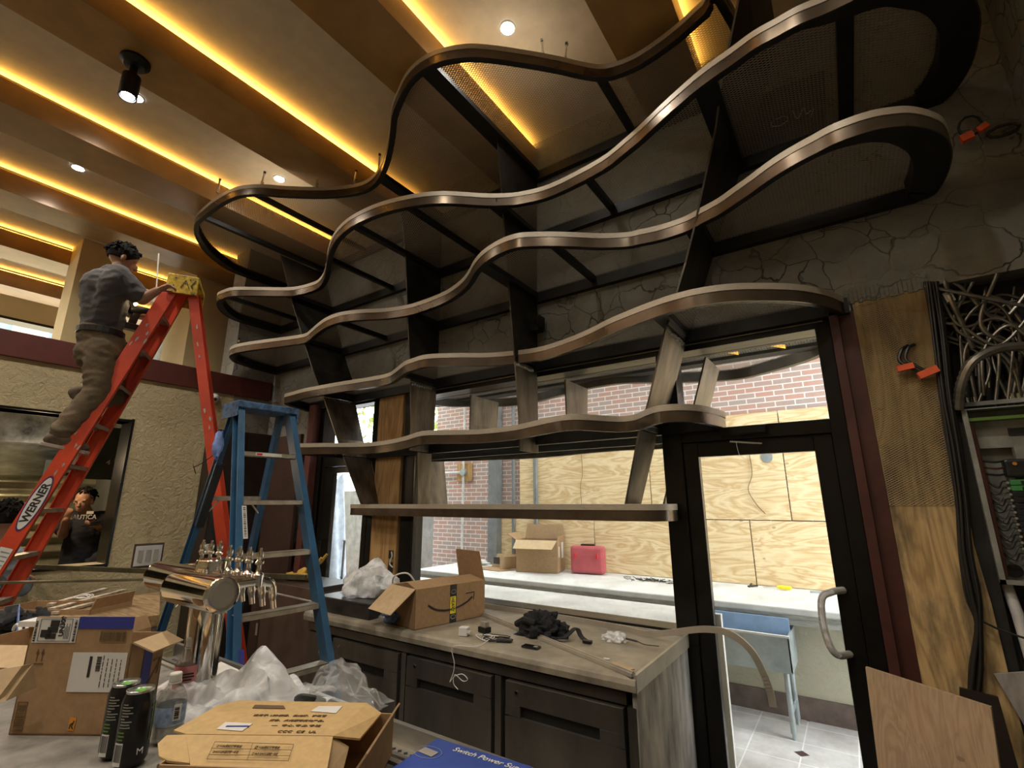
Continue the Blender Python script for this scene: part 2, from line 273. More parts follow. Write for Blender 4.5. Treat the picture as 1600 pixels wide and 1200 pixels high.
def smooth_line(pts, n=6, closed=False):
    P = [V(p) for p in pts]; N = len(P); out = []
    for i in range(N if closed else N-1):
        p1, p2 = P[i], P[(i+1) % N]; p0 = P[i-1] if (i or closed) else p1*2-p2; p3 = P[(i+2) % N] if (i < N-2 or closed) else p2*2-p1
        for k in range(n):
            t = k/n; out.append(.5*((2*p1)+(p2-p0)*t+(2*p0-5*p1+4*p2-p3)*t*t+(3*p1-p0-3*p2+p3)*t**3))
    if not closed: out.append(P[-1])
    return out
def text(s, size, m, parent, o, u, up, name='lettering', off=.0015, bold=.0, depth=.0006, shear=0, align='LEFT', wmax=None):
    """s written from point o along u, up, lying off in front of its surface"""
    c = bpy.data.curves.new(name, 'FONT'); c.body = s; c.size = size; c.extrude = depth; c.offset = bold; c.shear = shear; c.align_x = align
    t = bpy.data.objects.new(name, c); COL.objects.link(t)
    dg = bpy.context.evaluated_depsgraph_get(); me = bpy.data.meshes.new_from_object(t.evaluated_get(dg)); bpy.data.objects.remove(t)
    u = V(u).normalized(); up = V(up); up = (up-u*up.dot(u)).normalized(); nn = u.cross(up)
    wd = max((v.co.x for v in me.vertices), default=1); k = wmax/wd if wmax else 1
    org = ORG[parent.name]
    for v in me.vertices: v.co = V(o)+u*v.co.x*k+up*v.co.y+nn*(off+v.co.z)-org
    me.materials.clear(); me.materials.append(MT[m] if isinstance(m, str) else m)
    ob = bpy.data.objects.new(name, me); COL.objects.link(ob); ob.parent = parent; ORG[ob.name] = org; return ob
class Frame:
    """flat marks on a face: 2-D shapes (metres) laid in the plane o,u,v"""
    def __init__(s, o, u, v, off=.0008): s.o = V(o); s.u = V(u).normalized(); v = V(v); s.v = (v-s.u*v.dot(s.u)).normalized(); s.n = s.u.cross(s.v); s.off = off
    def p(s, a, b, h=0): return s.o+s.u*a+s.v*b+s.n*(s.off+h)
    def rect(s, mb, a, b, w_, h_, t=.0006): mb.pbox(s.p(a, b), s.u*w_, s.v*h_, s.n*t); return mb
    def poly(s, mb, pts, t=.0006): mb.prism([s.p(*q) for q in pts], s.n*t); return mb
    def frame(s, mb, a, b, w_, h_, t=.002):
        s.rect(mb, a, b, w_, t); s.rect(mb, a, b+h_-t, w_, t); s.rect(mb, a, b, t, h_); s.rect(mb, a+w_-t, b, t, h_); return mb
    def stroke(s, mb, pts, wd, t=.0006):
        for i in range(len(pts)-1):
            a, b = V((*pts[i], 0)), V((*pts[i+1], 0)); d = (b-a)
            if d.length < 1e-6: continue
            d.normalize(); q = V((-d.y, d.x, 0)); w0 = wd[i] if isinstance(wd, list) else wd; w1 = wd[i+1] if isinstance(wd, list) else wd
            s.poly(mb, [(a-q*w0/2)[:2], (b-q*w1/2)[:2], (b+q*w1/2)[:2], (a+q*w0/2)[:2]], t)
        return mb
def bars(fr, mb, a, b, w_, h_, n=14, seed=1, vert=True):
    r = random.Random(seed); x = 0
    while x < (w_ if vert else h_):
        t = r.choice((.3, .5, .9))*(w_ if vert else h_)/n
        if vert: fr.rect(mb, a+x, b, t, h_)
        else: fr.rect(mb, a, b+x, w_, t)
        x += t+r.choice((.4, .7))*(w_ if vert else h_)/n
    return mb
# ================================================================== THE ROOM
YW = 3.2; XL = -5.92; ZC = 4.82; XR = .98
struct(MB().box(-10.5, 1.3, -4.6, YW+.25, -.12, 0), 'floor', 'concrete')
struct(MB().box(-10.5, 1.3, -4.6, YW+.25, ZC, ZC+.2), 'ceiling', 'ceil')
b = MB().box(-10.5, XR+.3, YW, YW+.25, 2.76, ZC)                     # stone over the windows
b.box(XL-.25, -5.0, YW, YW+.25, 0, 2.76)
struct(b, 'wall_back', 'stone')
struct(MB().box(-3.4, -.93, YW+.02, YW+.22, 0, .86), 'wall_back_sill', 'stucco')
struct(MB().box(XR, XR+.25, -4.6, YW, 0, ZC), 'wall_right', 'stone')
struct(MB().box(-10.5, XR+.3, -4.8, -4.6, 0, ZC), 'wall_rear', 'stucco')
# left wall: cream stucco up to the maroon cap, a pass-through to the kitchen, open above
oy0, oy1, oz0, oz1 = -1.6, 1.795, 1.10, 2.455
b = MB().box(XL-.25, XL, -4.6, YW, 0, oz0).box(XL-.25, XL, -4.6, oy0, oz0, 2.92).box(XL-.25, XL, oy1, YW, oz0, 2.92).box(XL-.25, XL, oy0, oy1, oz1, 2.92)
struct(b, 'wall_left', 'stucco')
struct(MB().box(XL-.35, XL+.035, -4.6, 3.17, 2.905, 3.135), 'trim_1', 'maroon', bevel=.004)
struct(MB().box(XL-.3, XL+.01, 2.69, YW, 3.135, ZC), 'wall_left_stone_return', 'stone')
struct(MB().box(XL-.02, XL+.012, 2.75, YW, 2.2, 2.905), 'wall_left_stone_patch', 'stone')
b = MB().box(XL-.26, XL+.012, oy0-.03, oy0, oz0-.03, oz1+.03).box(XL-.26, XL+.012, oy1, oy1+.022, oz0-.03, oz1+.03).box(XL-.26, XL+.012, oy0, oy1, oz1, oz1+.022).box(XL-.26, XL+.012, oy0, oy1, oz0-.022, oz0)
struct(b, 'window_1', 'frame')
# two plastered piers standing on the cap wall, and the far clerestory behind them
c1 = at(131, 372, z=ZC); struct(MB().box(c1.x-.42, c1.x, c1.y, c1.y+.33, 2.9, ZC), 'wall_pier_near', 'cream')
c2 = at(308, 432, z=4.57); struct(MB().box(c2.x-.75, c2.x, c2.y, YW, 2.9, ZC), 'wall_pier_corner', 'cream')
b = MB().box(-10.5, -10.2, -4.6, YW, 0, 3.3).box(-10.5, -10.2, -4.6, YW, 4.42, ZC); struct(b, 'wall_clerestory', 'cream')
b = MB().box(-10.5, -10.19, -4.6, YW, 4.38, 4.42)
for y in (-3, -1.2, .6, 2.35): b.box(-10.4, -10.3, y, y+.05, 3.3, 4.4)
struct(b, 'window_2', 'frame')
# ceiling beams with their warm strips
BN = ['first copper-coloured ceiling beam from the right, above the upper curved shelves', 'second copper ceiling beam from the right, dying into the stone wall behind the top shelf',
      'third copper ceiling beam from the right, running to the S-bend of the top shelf', 'copper ceiling beam directly above the hanging black spotlight side, fourth from the right',
      'fifth copper ceiling beam from the right, passing over the plaster piers', 'copper ceiling beam left of the worker\'s head, sixth from the right', 'farthest copper ceiling beam, just above the high street window']
BN[2] = 'broad copper ceiling beam carrying the hanging black spotlight, third from the right'; BN[3] = 'copper ceiling beam left of the one with the spotlight, fourth from the right'
for i, lab in enumerate(BN):
    x = -.48-1.45*i
    t = thing('ceiling_beam', (x, -.7, 4.57), lab, 'beam', 'copper ceiling beams')
    MB().box(x-.43, x, -4.55, YW-.005, 4.57, ZC-.048).build('beam_casing', 'beam', t, bevel=.003)
    MB().box(x-.40, x-.055, -4.55, YW-.005, ZC-.048, ZC).build('packer', 'dark', t)
    MB().box(x-.050, x-.026, -4.5, YW-.01, ZC-.048, ZC-.038).build('light_strip', 'led', t)
LN = ['round recessed downlight above the top curved shelf, nearest the camera', 'round recessed downlight just above the left lobe of the top shelf', 'round recessed downlight lit beside the hanging black spotlight', 'round recessed downlight farthest left in the pale ceiling bay']
proto = None
for i, (x, y) in enumerate(DOWN_SEEN+DOWN_FILL):
    if i < len(LN):
        if proto is None:
            t = proto = thing('ceiling_light', (x, y, ZC-.01), LN[i], 'ceiling light', 'round recessed downlights')
            MB().lathe([(.058, 0), (.058, .008), (.047, .008), (.047, 0), (.058, 0)], (x, y, ZC-.010), caps=False).build('trim_ring', 'white', t)
            MB().cyl((x, y, ZC-.006), .046, .004).build('lens', 'lamp', t)
        else:
            t = copy_tree(proto); t.location = (x, y, ZC-.01); t['label'] = LN[i]
    l = bpy.data.lights.new('downlight', 'SPOT'); l.energy = DOWN_W; l.spot_size = R(150); l.spot_blend = .9; l.shadow_soft_size = .05; l.color = (1, .93, .82)  # the added fill positions get this lamp alone, no fixture
    o = bpy.data.objects.new('downlight', l); COL.objects.link(o); o.location = (x, y, ZC-.03)
# hanging black cylinder spot on the third beam
P = at(212, 95, z=4.57)
t = thing('hanging_spotlight', P, 'black cylindrical spotlight hanging from the underside of a copper beam', 'spotlight')
MB().lathe([(.085, 0), (.085, -.02), (.06, -.05), (.02, -.055)], P).build('mounting_plate', 'black', t)
MB().cyl(P+V((0, 0, -.14)), .022, .10).build('stem', 'black', t)
ax = V((.05, .0, -1)).normalized()
MB().lathe([(.03, -.01), (.052, 0), (.052, .17), (.045, .17), (.045, .15)], P+V((-.005, 0, -.13)), ax).build('barrel', 'black', t)
MB().cyl(P+V((-.005, 0, -.13))+ax*.155, .036, .008, ax).build('lens', 'lamp', t)
# ---------------------------------------------------------------- glazed wall: frames, door, window
def frame_rect(mb, x0, x1, z0, z1, wd, y0, y1, bot=None):
    mb.box(x0, x0+wd, y0, y1, z0, z1).box(x1-wd, x1, y0, y1, z0, z1).box(x0+wd, x1-wd, y0, y1, z1-wd, z1)
    if bot != 0: mb.box(x0+wd, x1-wd, y0, y1, z0, z0+(bot or wd))
    return mb
b = MB().box(-3.27, .03, YW-.01, YW+.14, 2.63, 2.76)
b.box(-3.44, -3.30, YW-.01, YW+.14, 0, 2.76).box(-3.27, -.86, YW-.03, YW+.14, .84, .905).box(-.985, -.86, YW-.02, YW+.14, 0, 2.63).box(-.045, .03, YW-.02, YW+.14, 0, 2.63)
b.box(-.86, -.045, YW-.02, YW+.14, 2.02, 2.10).box(-3.30, -3.27, YW-.01, YW+.02, .86, 2.63)
t = struct(b, 'window_3', 'frame', bevel=.003)
MB().box(-3.29, -.98, YW+.06, YW+.066, .9, 2.64).box(-.87, -.04, YW+.06, YW+.066, 2.10, 2.64).build('pane', 'glass', t)
MB().box(-3.30, .0, YW-.018, YW-.008, 2.665, 2.672).box(-3.30, 0, YW-.016, YW-.006, 2.69, 2.694).build('head_bead', 'alu', t)
t = tag(frame_rect(MB(), -.860, -.0455, 0.01, 2.0195, .092, YW+.0, YW+.05, bot=.2).build('door_1', 'frame', bevel=.004), kind='structure')
MB().box(-.765, -.135, YW+.02, YW+.026, .2, 1.93).build('pane', 'glass', t)
hp = [at(1318, 922, y=YW-.01), at(1300, 925, y=YW-.07), at(1284, 935, y=YW-.10), at(1286, 975, y=YW-.11), at(1297, 1010, y=YW-.11), at(1310, 1024, y=YW-.09), at(1328, 1022, y=YW-.01)]
MB().tube(smooth_line(hp, 5), .017, 10).build('pull_handle', 'gyp', t)
MB().tube(smooth_line([p+V((.006, -.012, 0)) for p in hp[1:-1]], 5), .013, 8).build('peeling_film', 'plastw', t)
# door closer, wire bits above the door
P = at(1165, 672, y=YW-.06)
t = thing('door_closer', P, 'black door closer body above the glass door beside the end of the fifth shelf', 'door closer')
MB().cbox(P+V((-.02, .01, 0)), .26, .06, .05).build('body', 'frame', t, bevel=.006)
MB().bar(at(1140, 690, y=YW-.1), at(1190, 693, y=YW-.04), .02, .008).build('arm', 'trimw', t)
MB().tube(smooth_line([at(1150, 690, y=YW-.1), at(1152, 700, y=YW-.1), at(1156, 712, y=YW-.09), at(1163, 716, y=YW-.09)], 4), .0015, 5).build('loose_wire', 'wht', t)
# left door and its surround
b = MB().box(-4.80, -4.72, YW-.02, YW+.14, 0, 2.76).box(-4.72, -3.83, YW-.01, YW+.14, 2.66, 2.76).box(-3.92, -3.83, YW-.0, YW+.14, 0, 2.66).box(-4.72, -3.92, YW, YW+.14, 2.03, 2.22)
t = struct(b, 'window_4', 'frame', bevel=.003)
MB().box(-4.72, -3.92, YW+.06, YW+.066, 2.2, 2.66).build('pane', 'glass', t)
b = frame_rect(MB(), -4.71, -3.925, .01, 2.02, .06, YW, YW+.05, bot=.2).box(-4.65, -4.50, YW+.0, YW+.05, .2, 1.96)
t = tag(b.build('door_2', 'frame', bevel=.004), kind='structure')
MB().box(-4.50, -3.985, YW+.02, YW+.026, .2, 1.96).build('pane', 'glass', t)
for dx, yy in ((0, -.06), (.16, .12)):
    q = V((-4.55+dx, YW+yy, 0)); pts = [q+V((-.07, .04, 1.27)), q+V((0, 0, 1.27)), q+V((.0, 0, 1.23)), q+V((0, 0, .95)), q+V((0, 0, .91)), q+V((-.07, .04, .91))]
    MB().tube(smooth_line(pts, 4), .011, 8).build('pull_handle', 'frame' if dx == 0 else 'greyp', t)
struct(MB().box(-4.90, -4.80, YW-.10, YW-.0, 0, 2.72).box(-4.97, -4.90, YW-.05, YW, 0, 2.72), 'trim_2', 'rose')
b = MB().cbox((-3.65, YW+.05, 1.37), .36, .13, 2.74)
t = tag(b.build('timber_post', 'pine', bevel=.012), 'square pine post between the left glass door and the big window', 'post')
org = ORG[t.name]
for z in (1.16, .99, 1.06):
    MB().box(-3.56, -3.50, YW-.018, YW-.012, z, z+.07).build('cut_out', 'dark', t)
MB().tube(smooth_line([(-3.52, YW-.02, 1.22), (-3.50, YW-.03, 1.18), (-3.52, YW-.035, 1.12), (-3.47, YW-.04, 1.09)], 5), .006, 6).build('loose_wires', 'paper', t)
# brown steel jamb and lathed plywood right of the door
b = MB().box(.03, .075, YW-.05, YW+.1, 0, 2.70).box(.075, .15, YW-.015, YW+.1, 0, 2.70)
struct(b, 'trim_4', 'steelb', bevel=.003)
t = tag(MB().cyl(at(1326, 617, y=YW-.017), .007, .006, (0, -1, 0), 10).build('bolt_head', 'chrome'), 'small bright bolt head in the brown steel jamb beside the glass door', 'bolt')
t = thing('plywood_wall_panel', (.3, YW-.01, .55), 'stained plywood sheet half covered in wire lath right of the glass door', 'wall panel')
MB().prism([(.15, YW, .3), (.15, YW, 2.76), (.485, YW, 2.80), (.465, YW, 2.1), (.44, YW, 1.45), (.455, YW, 1.2), (.47, YW, .3)], (0, -.012, 0)).build('plywood_sheet', 'plyw', t)
MB().prism([(.15, YW-.016, 1.63), (.15, YW-.016, 2.72), (.25, YW-.016, 2.745), (.3, YW-.016, 2.75), (.487, YW-.016, 2.79), (.47, YW-.016, 2.1), (.447, YW-.016, 1.63)], (0, -.0008, 0)).build('wire_lath', 'meshw', t)
b = MB()
for k in range(18):
    x0 = .12+k*.02
    b.pbox((x0, YW-.02, 2.735+.02*random.random()), (.022, 0, 0), (0, .022, 0), (0, 0, .08))
struct(b, 'wall_back_ragged_edge', 'stone')
struct(MB().box(.47, XR+.3, YW+.14, YW+.2, 0, 2.76).box(XR, XR+.3, YW, YW+.14, 0, 2.76).box(.15, .5, YW+.001, YW+.2, 0, 2.76), 'wall_back_cavity', 'dark')
# ================================================================== THE CURVED SHELVES
S1=[(1160,-30),(1130,-2),(1100,22),(1062,56),(1025,84),(987,107),(946,120),(910,116),(875,108),(819,98),(762,90),(725,89),(687,96),(657,110),(635,131),(622,156),(612,182),(609,212),(603,246),(594,272),(580,291),(555,302),(506,307),(450,306),(405,303),(367,307),(337,322),(315,339),(303,352),(306,373),(322,397),(356,424),(397,444),(440,462)]
S2=[(1474,157),(1495,140),(1519,101),(1530,62),(1533,20),(1516,-15),(1480,-35),(1420,-35),(1370,-18),(1320,7),(1285,23),(1250,37),(1215,56),(1180,75),(1145,100),(1117,119),(1085,143),(1040,182),(1000,219),(975,240),(950,260),(925,275),(900,288),(875,300),(850,310),(825,316),(800,320),(760,321),(712,318),(684,317.6),(656,320),(628,325),(600,332),(575,341),(549,354),(530,369),(517,388),(511,408),(509,424),(506,437),(500,447),(490,454),(464,461),(440,462.5),(400,462),(365,462),(348,466),(338,472),(341,483),(350,492),(365,501.5),(387.5,512),(410,520),(434,528)]
S3=[(1430,320),(1460,305),(1475,285),(1485,262),(1489,240),(1485,222),(1477,211),(1460,203),(1440,198),(1420,196),(1400,197.5),(1375,201),(1350,207.5),(1325,216),(1300,226),(1275,239),(1250,252),(1225,266),(1200,282),(1175,300),(1150,317),(1125,334),(1100,347),(1075,360),(1050,369),(1025,376),(1000,381),(980,385),(940,386.6),(900,385),(862,384),(825,384.7),(806,387),(787,393),(769,402),(752,414),(740,428),(732,442),(720,456),(700,470),(680,479),(660,486),(636,493),(600,498),(560,500),(530,504),(510,511),(496,520),(484,530),(474,536),(440,541),(400,546),(380,549),(366,552),(358,557),(362,564),(372,569),(400,578),(434,586)]
S4=[(1328,492),(1320,489),(1300,481),(1280,476),(1250,471.6),(1220,470),(1180,469.6),(1140,471),(1100,476),(1070,482),(1040,490),(1010,500),(980,511),(950,523),(920,537),(880,552),(840,563),(800,568),(760,571),(720,571),(680,572),(660,574),(646,578),(632,583),(618,593),(606,600),(581,605),(534,612),(503,617),(475,622),(456,627),(444,632),(446,638)]
S5=[(1080,679),(1120,677),(1134,671),(1131,668),(1116,664),(1091,660),(1059,659),(1031,661),(1012,666),(994,672.5),(966,675),(919,672.5),(887,672.5),(856,677),(825,683),(794,688),(747,692),(700,693),(660,694),(636,700),(611,705),(579,708.6),(546,709.5),(506,709.5),(481,710),(470,711),(473,712.5)]
def outline(S, z, x_last=None):
    P = [at(x, y, z=z) for x, y in S]
    P = [V((p.x, min(p.y, YW-.004), 0)) for p in P]
    P[0].y = YW-.004; P[-1].y = YW-.004
    for p in P: p.x = max(p.x, XL+.045); p.x = min(p.x, XR-.03)
    if x_last is not None: P[-1].x = x_last
    P = smooth_line(P, 3)
    for p in P: p.y = min(p.y, YW-.004)
    return P
def offset(P, d):
    out = []
    for i, p in enumerate(P):
        a = P[max(0, i-2)]; b_ = P[min(len(P)-1, i+2)]; t = (b_-a).normalized(); nn = V((-t.y, t.x, 0)); out.append(p+nn*d)
    return out
def ribbon(mb, P, d0, d1, z0, z1, extra=None):
    A = offset(P, d0); B = offset(P, d1)
    if extra: B = [b_+(b_-a).normalized()*extra(b_) for a, b_ in zip(A, B)]
    n = len(P); vs = []
    for a, c in zip(A, B): vs += [(a.x, a.y, z0), (c.x, c.y, z0), (c.x, c.y, z1), (a.x, a.y, z1)]
    fs = []
    for i in range(n-1):
        for k in range(4): fs.append((i*4+k, i*4+(k+1) % 4, (i+1)*4+(k+1) % 4, (i+1)*4+k))
    fs += [(3, 2, 1, 0), tuple((n-1)*4+k for k in range(4))]
    return mb._add(vs, fs, True)
def shelf(S, z, label, bars_, x_last=None, wallbar=None, msh=True, pts=None, h=.10, mname='mesh', wide=1):
    P = pts or outline(S, z, x_last)          # runs right to left; left side of travel = outside? offset sign picked below
    # orientation: travelling right->left with the room on the left-hand side, so +d goes outward (toward the room)
    c = V((sum(p.x for p in P)/len(P), sum(p.y for p in P)/len(P), z))
    t = thing('wavy_shelf', (c.x, YW, z), label, 'shelf', 'curved steel and mesh wall shelves')
    sg = -1
    ribbon(MB(), P, 0, sg*.006, z, z+h*.64).build('fascia', 'bronze', t)
    ribbon(MB(), P, sg*-.004, sg*.008, z+h*.64, z+h).build('edge_trim', 'lip', t)
    ex = (lambda p: .10*max(0, min(1, (p.x-.10)/.45))*wide+.035*max(0, min(1, (-5.3-p.x)/.4)))
    ribbon(MB(), P, sg*.006, sg*.045, z+.004, z+h-.006, ex).build('rim_channel', 'black', t)
    x0, x1 = min(P[0].x, P[-1].x), max(P[0].x, P[-1].x)
    MB().box(x0, x1, YW-.05, YW-.003, z+.0, z+h-.01).build('wall_channel', 'black', t)
    if msh:
        Q = offset(P, sg*.03); bm_ = MB(); bm_.poly([(p.x, min(p.y, YW-.02), z+h-.02) for p in Q])
        o = bm_.build('mesh_panel', mname, t); bm = bmesh.new(); bm.from_mesh(o.data); bmesh.ops.triangulate(bm, faces=bm.faces, ngon_method='EAR_CLIP'); bm.to_mesh(o.data); bm.free()
    def front(x):
        ys = []
        for a, b_ in zip(P, P[1:]):
            if (a.x-x)*(b_.x-x) <= 0 and abs(a.x-b_.x) > 1e-6: ys.append(a.y+(b_.y-a.y)*(x-a.x)/(b_.x-a.x))
        return min(ys) if ys else YW-.4
    for x, wd in bars_:
        y = front(x)+.03; MB().box(x-wd/2, x+wd/2, y, YW-.04, z+.035, z+h-.022).build('cross_bar', 'black', t)
    return t, P, front
T1, P1, f1 = shelf(S1, 4.40, 'topmost curved mesh shelf, under the ceiling, with small clips on its edge', [(-5.0, .05), (-4.2, .04), (-3.05, .10), (-1.93, .12), (-1.02, .05)], x_last=XL+.045)
T2, P2, f2 = shelf(S2, 3.80, 'second curved mesh shelf from the top, widest lobe at upper right', [(-5.35, .035), (-4.75, .09), (-3.7, .035), (-3.05, .05), (-2.5, .035), (-1.93, .10), (-1.22, .045), (-.35, .12), (.28, .07)], x_last=XL+.045)
T3, P3, f3 = shelf(S3, 3.25, 'third curved mesh shelf from the top, ending in a rounded lobe at right', [(-4.5, .05), (-3.75, .035), (-3.04, .05), (-1.95, .10), (-1.40, .04), (-.58, .10)], x_last=XL+.045)
T4, P4, f4 = shelf(S4, 2.68, 'fourth curved mesh shelf, just above the window head', [(-4.2, .05), (-3.06, .05), (-1.95, .05), (-.79, .09)])
T5, P5, f5 = shelf(S5, 2.08, 'narrow fifth curved shelf crossing the middle of the window', [(-4.0, .05), (-3.1, .05), (-1.95, .05), (-1.0, .05)])
P6 = smooth_line([V(p) for p in [(-.93, YW-.004, 0), (-.90, 3.08, 0), (-.93, 2.95, 0), (-1.05, 2.87, 0), (-1.4, 2.86, 0), (-2.2, 2.93, 0), (-3.2, 3.0, 0), (-3.85, 3.03, 0), (-4.02, 3.08, 0), (-4.05, YW-.004, 0)]], 5)
T6, P6, f6 = shelf(None, 1.54, 'lowest straight-looking shelf at eye level across the window', [(-3.7, .05), (-3.06, .05), (-1.2, .05)], pts=P6)
# clips standing on the top edges
def clip(t, p, h=.09, k=0):
    p = V(p); MB().pbox(p+V((-.006, -.012, -.01)), (.012, 0, 0), (0, .024, 0), (0, 0, .05)).bar(p+V((0, 0, .03)), p+V((.008*(1 if k % 2 else -1), .006, h)), .016, .010).build('edge_clip', 'chrome', t)
    MB().bar(p+V((.008*(1 if k % 2 else -1), .006, h)), p+V((.009*(1 if k % 2 else -1), .006, h+.02)), .018, .013).build('edge_clip_cap', 'black', t)
for k, (px, py) in enumerate([(848, 88), (884, 95), (592, 262), (553, 288), (495, 291), (409, 290), (340, 300)]):
    clip(T1, at(px, py, z=4.50), .13, k)
for k, (px, py) in enumerate([(369, 432), (400, 445)][:0]): clip(T1, at(px, py, z=4.50), .08, k)
clip(T3, at(372, 540, z=3.35), .07)
# ---------------------------------------------------------------- slanted steel plates that carry the shelves
def fin(rows, m, label, zb=None, name='support_plate', th=.012):
    b = MB(); A = [V((x, YW-.006, z)) for z, x, y in rows]; B = [V((x, y, z)) for z, x, y in rows]; n = len(rows); vs = []
    for a, c in zip(A, B): vs += [a, c, c+V((th, 0, 0)), a+V((th, 0, 0))]
    fs = [(i*4+k, i*4+(k+1) % 4, (i+1)*4+(k+1) % 4, (i+1)*4+k) for i in range(n-1) for k in range(4)]+[(3, 2, 1, 0), tuple((n-1)*4+k for k in range(4))]
    b._add(vs, fs)
    return b
finsd = [
 ([(4.41, -5.02, 2.62), (3.8, -4.75, 2.66), (3.24, -4.48, 2.71), (2.96, -4.32, 2.72), (2.69, -4.23, 2.80)], [(2.68, -4.23, 2.81), (2.26, -4.05, 2.88), (2.09, -3.93, 2.87)], [(2.08, -3.92, 2.87), (1.64, -3.75, 2.98)], 'leftmost slanted steel plate linking the shelves, leaning toward the window'),
 ([(4.41, -3.06, 2.62), (3.9, -3.055, 2.72), (3.0, -3.05, 2.82), (2.69, -3.055, 2.87)], [(2.68, -3.06, 2.87), (2.28, -3.07, 2.91), (2.09, -3.09, 2.92)], [(2.08, -3.09, 3.02), (1.64, -3.09, 3.05)], 'upright steel plate above the pine post and window edge, second from left'),
 ([(4.46, -1.93, 2.60), (3.3, -1.95, 2.78), (2.9, -1.955, 2.84), (2.69, -1.96, 2.88)], [(2.68, -1.96, 2.88), (2.27, -1.96, 2.93), (2.02, -1.96, 2.94)], None, 'upright steel plate over the middle of the window, ending at the fifth shelf'),
 ([(4.75, .0, 2.25), (4.41, -.10, 2.35), (3.9, -.30, 2.50), (3.75, -.36, 2.60), (3.27, -.555, 2.74), (3.05, -.64, 2.77), (2.69, -.78, 2.78)], [(2.68, -.79, 2.78), (2.27, -.93, 2.81), (2.09, -1.01, 2.85)], [(2.08, -1.03, 2.87), (1.64, -1.17, 2.93)], 'rightmost steel plate, strongly slanted from upper right to lower left')]
for up_, mid, low, lab in finsd:
    t = thing('support_plate', (mid[0][1], YW-.1, (low or mid)[-1][0]), lab, 'steel plate', 'steel plates carrying the wall shelves')
    fin(up_, 'plate', lab).build('upper_plate', 'plate', t)
    fin(mid, 'plateraw', lab).build('middle_plate', 'plateraw', t)
    if low: fin(low, 'plateraw', lab).build('lower_plate', 'plateraw', t)
    z, x, y = mid[0]
    b = MB()
    for k in range(9):
        yy = y+.02+(YW-.05-y-.02)*k/9; b.ball((x+.008, yy, z-.012-.01*random.random()), .013, n=6, m=4, jit=.3)
    b.build('weld_bead', 'gyp', t)
t = tag(MB().box(-1.94, -1.86, YW-.12, YW-.04, 2.98, 3.03).box(-1.87, -1.85, YW-.12, YW-.04, 3.0, 3.10).build('steel_bracket', 'black'), 'small black angle bracket bolted beside the middle plate under the third shelf', 'bracket')
# chalk marking plate seen through the second shelf
P = at(1245, 190, y=YW-.012)
t = thing('access_plate', P, 'dark plate with chalk scrawl on the stone behind the second shelf', 'plate')
MB().prism([at(1160, 250, y=YW-.004), at(1190, 148, y=YW-.004), at(1290, 110, y=YW-.004), at(1290, 215, y=YW-.004)], (0, -.008, 0)).build('cover_sheet', 'purpb', t)
cs = []
q = at(1218, 190, y=YW-.016); ring = [q+V((.05*math.cos(a/10*2*math.pi), 0, .03*math.sin(a/10*2*math.pi))) for a in range(10)]
b = MB().tube(ring, .003, 5, closed=True)
b.tube(smooth_line([q+V((.08, 0, .04)), q+V((.10, 0, -.03)), q+V((.14, 0, .03)), q+V((.15, 0, -.02)), q+V((.19, 0, .0)), q+V((.17, 0, -.05))], 4), .003, 5)
b.build('chalk_scrawl', 'paper', t)
# cable end with orange nut near the right corner
def cable_end(name, px, py, lab, s=1.0, y=YW-.03):
    c = at(px, py, y=y); t = thing(name, c, lab, 'cable end')
    pts = [c+V(p)*s for p in [(-.02, .02, .13), (-.05, 0, .11), (-.07, -.01, .05), (-.03, -.02, .0), (0, -.02, -.03)]]
    MB().tube(smooth_line(pts, 5), .009*s, 7).tube(smooth_line([p+V((.025, -.01, 0)) for p in pts], 5), .008*s, 7).build('cable', 'blk', t)
    MB().bar(c+V((-.09, -.03, -.0))*s, c+V((-.02, -.03, .01))*s, .028*s, .03*s).build('orange_connector', 'orc', t)
    MB().bar(c+V((-.01, -.03, -.05))*s, c+V((.07, -.03, -.02))*s, .03*s, .035*s).build('orange_connector', 'orc', t)
    return t
t = cable_end('cable_stub', 1435, 575, 'black cable stub with bright orange connectors coming out of the lathed plywood', 1.0)
c = at(1540, 210, y=YW-.04)
t = thing('cable_stub', c, 'dim cable coil with red-orange connectors high on the stone in the right corner', 'cable end')
MB().tube([c+V((-.05+.045*math.cos(a), -.01, .07+.06*math.sin(a))) for a in [k*.6 for k in range(11)]], .006, 6).tube([c+V((.06+.06*math.cos(a), -.02, -.02+.03*math.sin(a))) for a in [k*.63 for k in range(11)]], .008, 6).build('cable', 'blk', t)
MB().bar(c+V((-.10, -.02, .0)), c+V((-.05, -.02, .01)), .03, .04).bar(c+V((-.03, -.02, .02)), c+V((.01, -.02, .04)), .03, .03).build('orange_connector', 'orc', t)
# ================================================================== THE PATIO OUTSIDE
struct(MB().box(-14, 4, YW+.25, 20, -.12, 0), 'floor_patio', 'tile')
struct(MB().box(-14, -5.4, YW+1.2, 20, 0, .012), 'floor_paving', 'paving')
struct(MB().box(-5.3, 4, 5.6, 5.85, 0, 5.2), 'wall_brick', 'brick')
struct(MB().box(-4.4, 4, 4.83, 5.6, 0, .72), 'wall_patio_knee', 'knee')
struct(MB().box(-4.4, 4, 4.805, 4.83, 0, .16), 'baseboard_patio', 'basetile')
b = MB().box(-4.6, 4, 4.56, 5.595, .80, .85); t = tag(b.build('outdoor_bar_top', 'slab', bevel=.01), 'pale dusty stone bar top running along the brick and plywood outside', 'bar top')
MB().box(-4.58, 4, 4.60, 4.66, .72, .80).box(-4.58, 4, 4.575, 4.60, .775, .80).build('edge_moulding', 'gyp', t)
t = tag(MB().box(-4.55, -1.04, YW+.32, 4.08, .80, .86).build('outdoor_ledge', 'slab', bevel=.008), 'broad pale stone ledge just outside the big window', 'ledge')
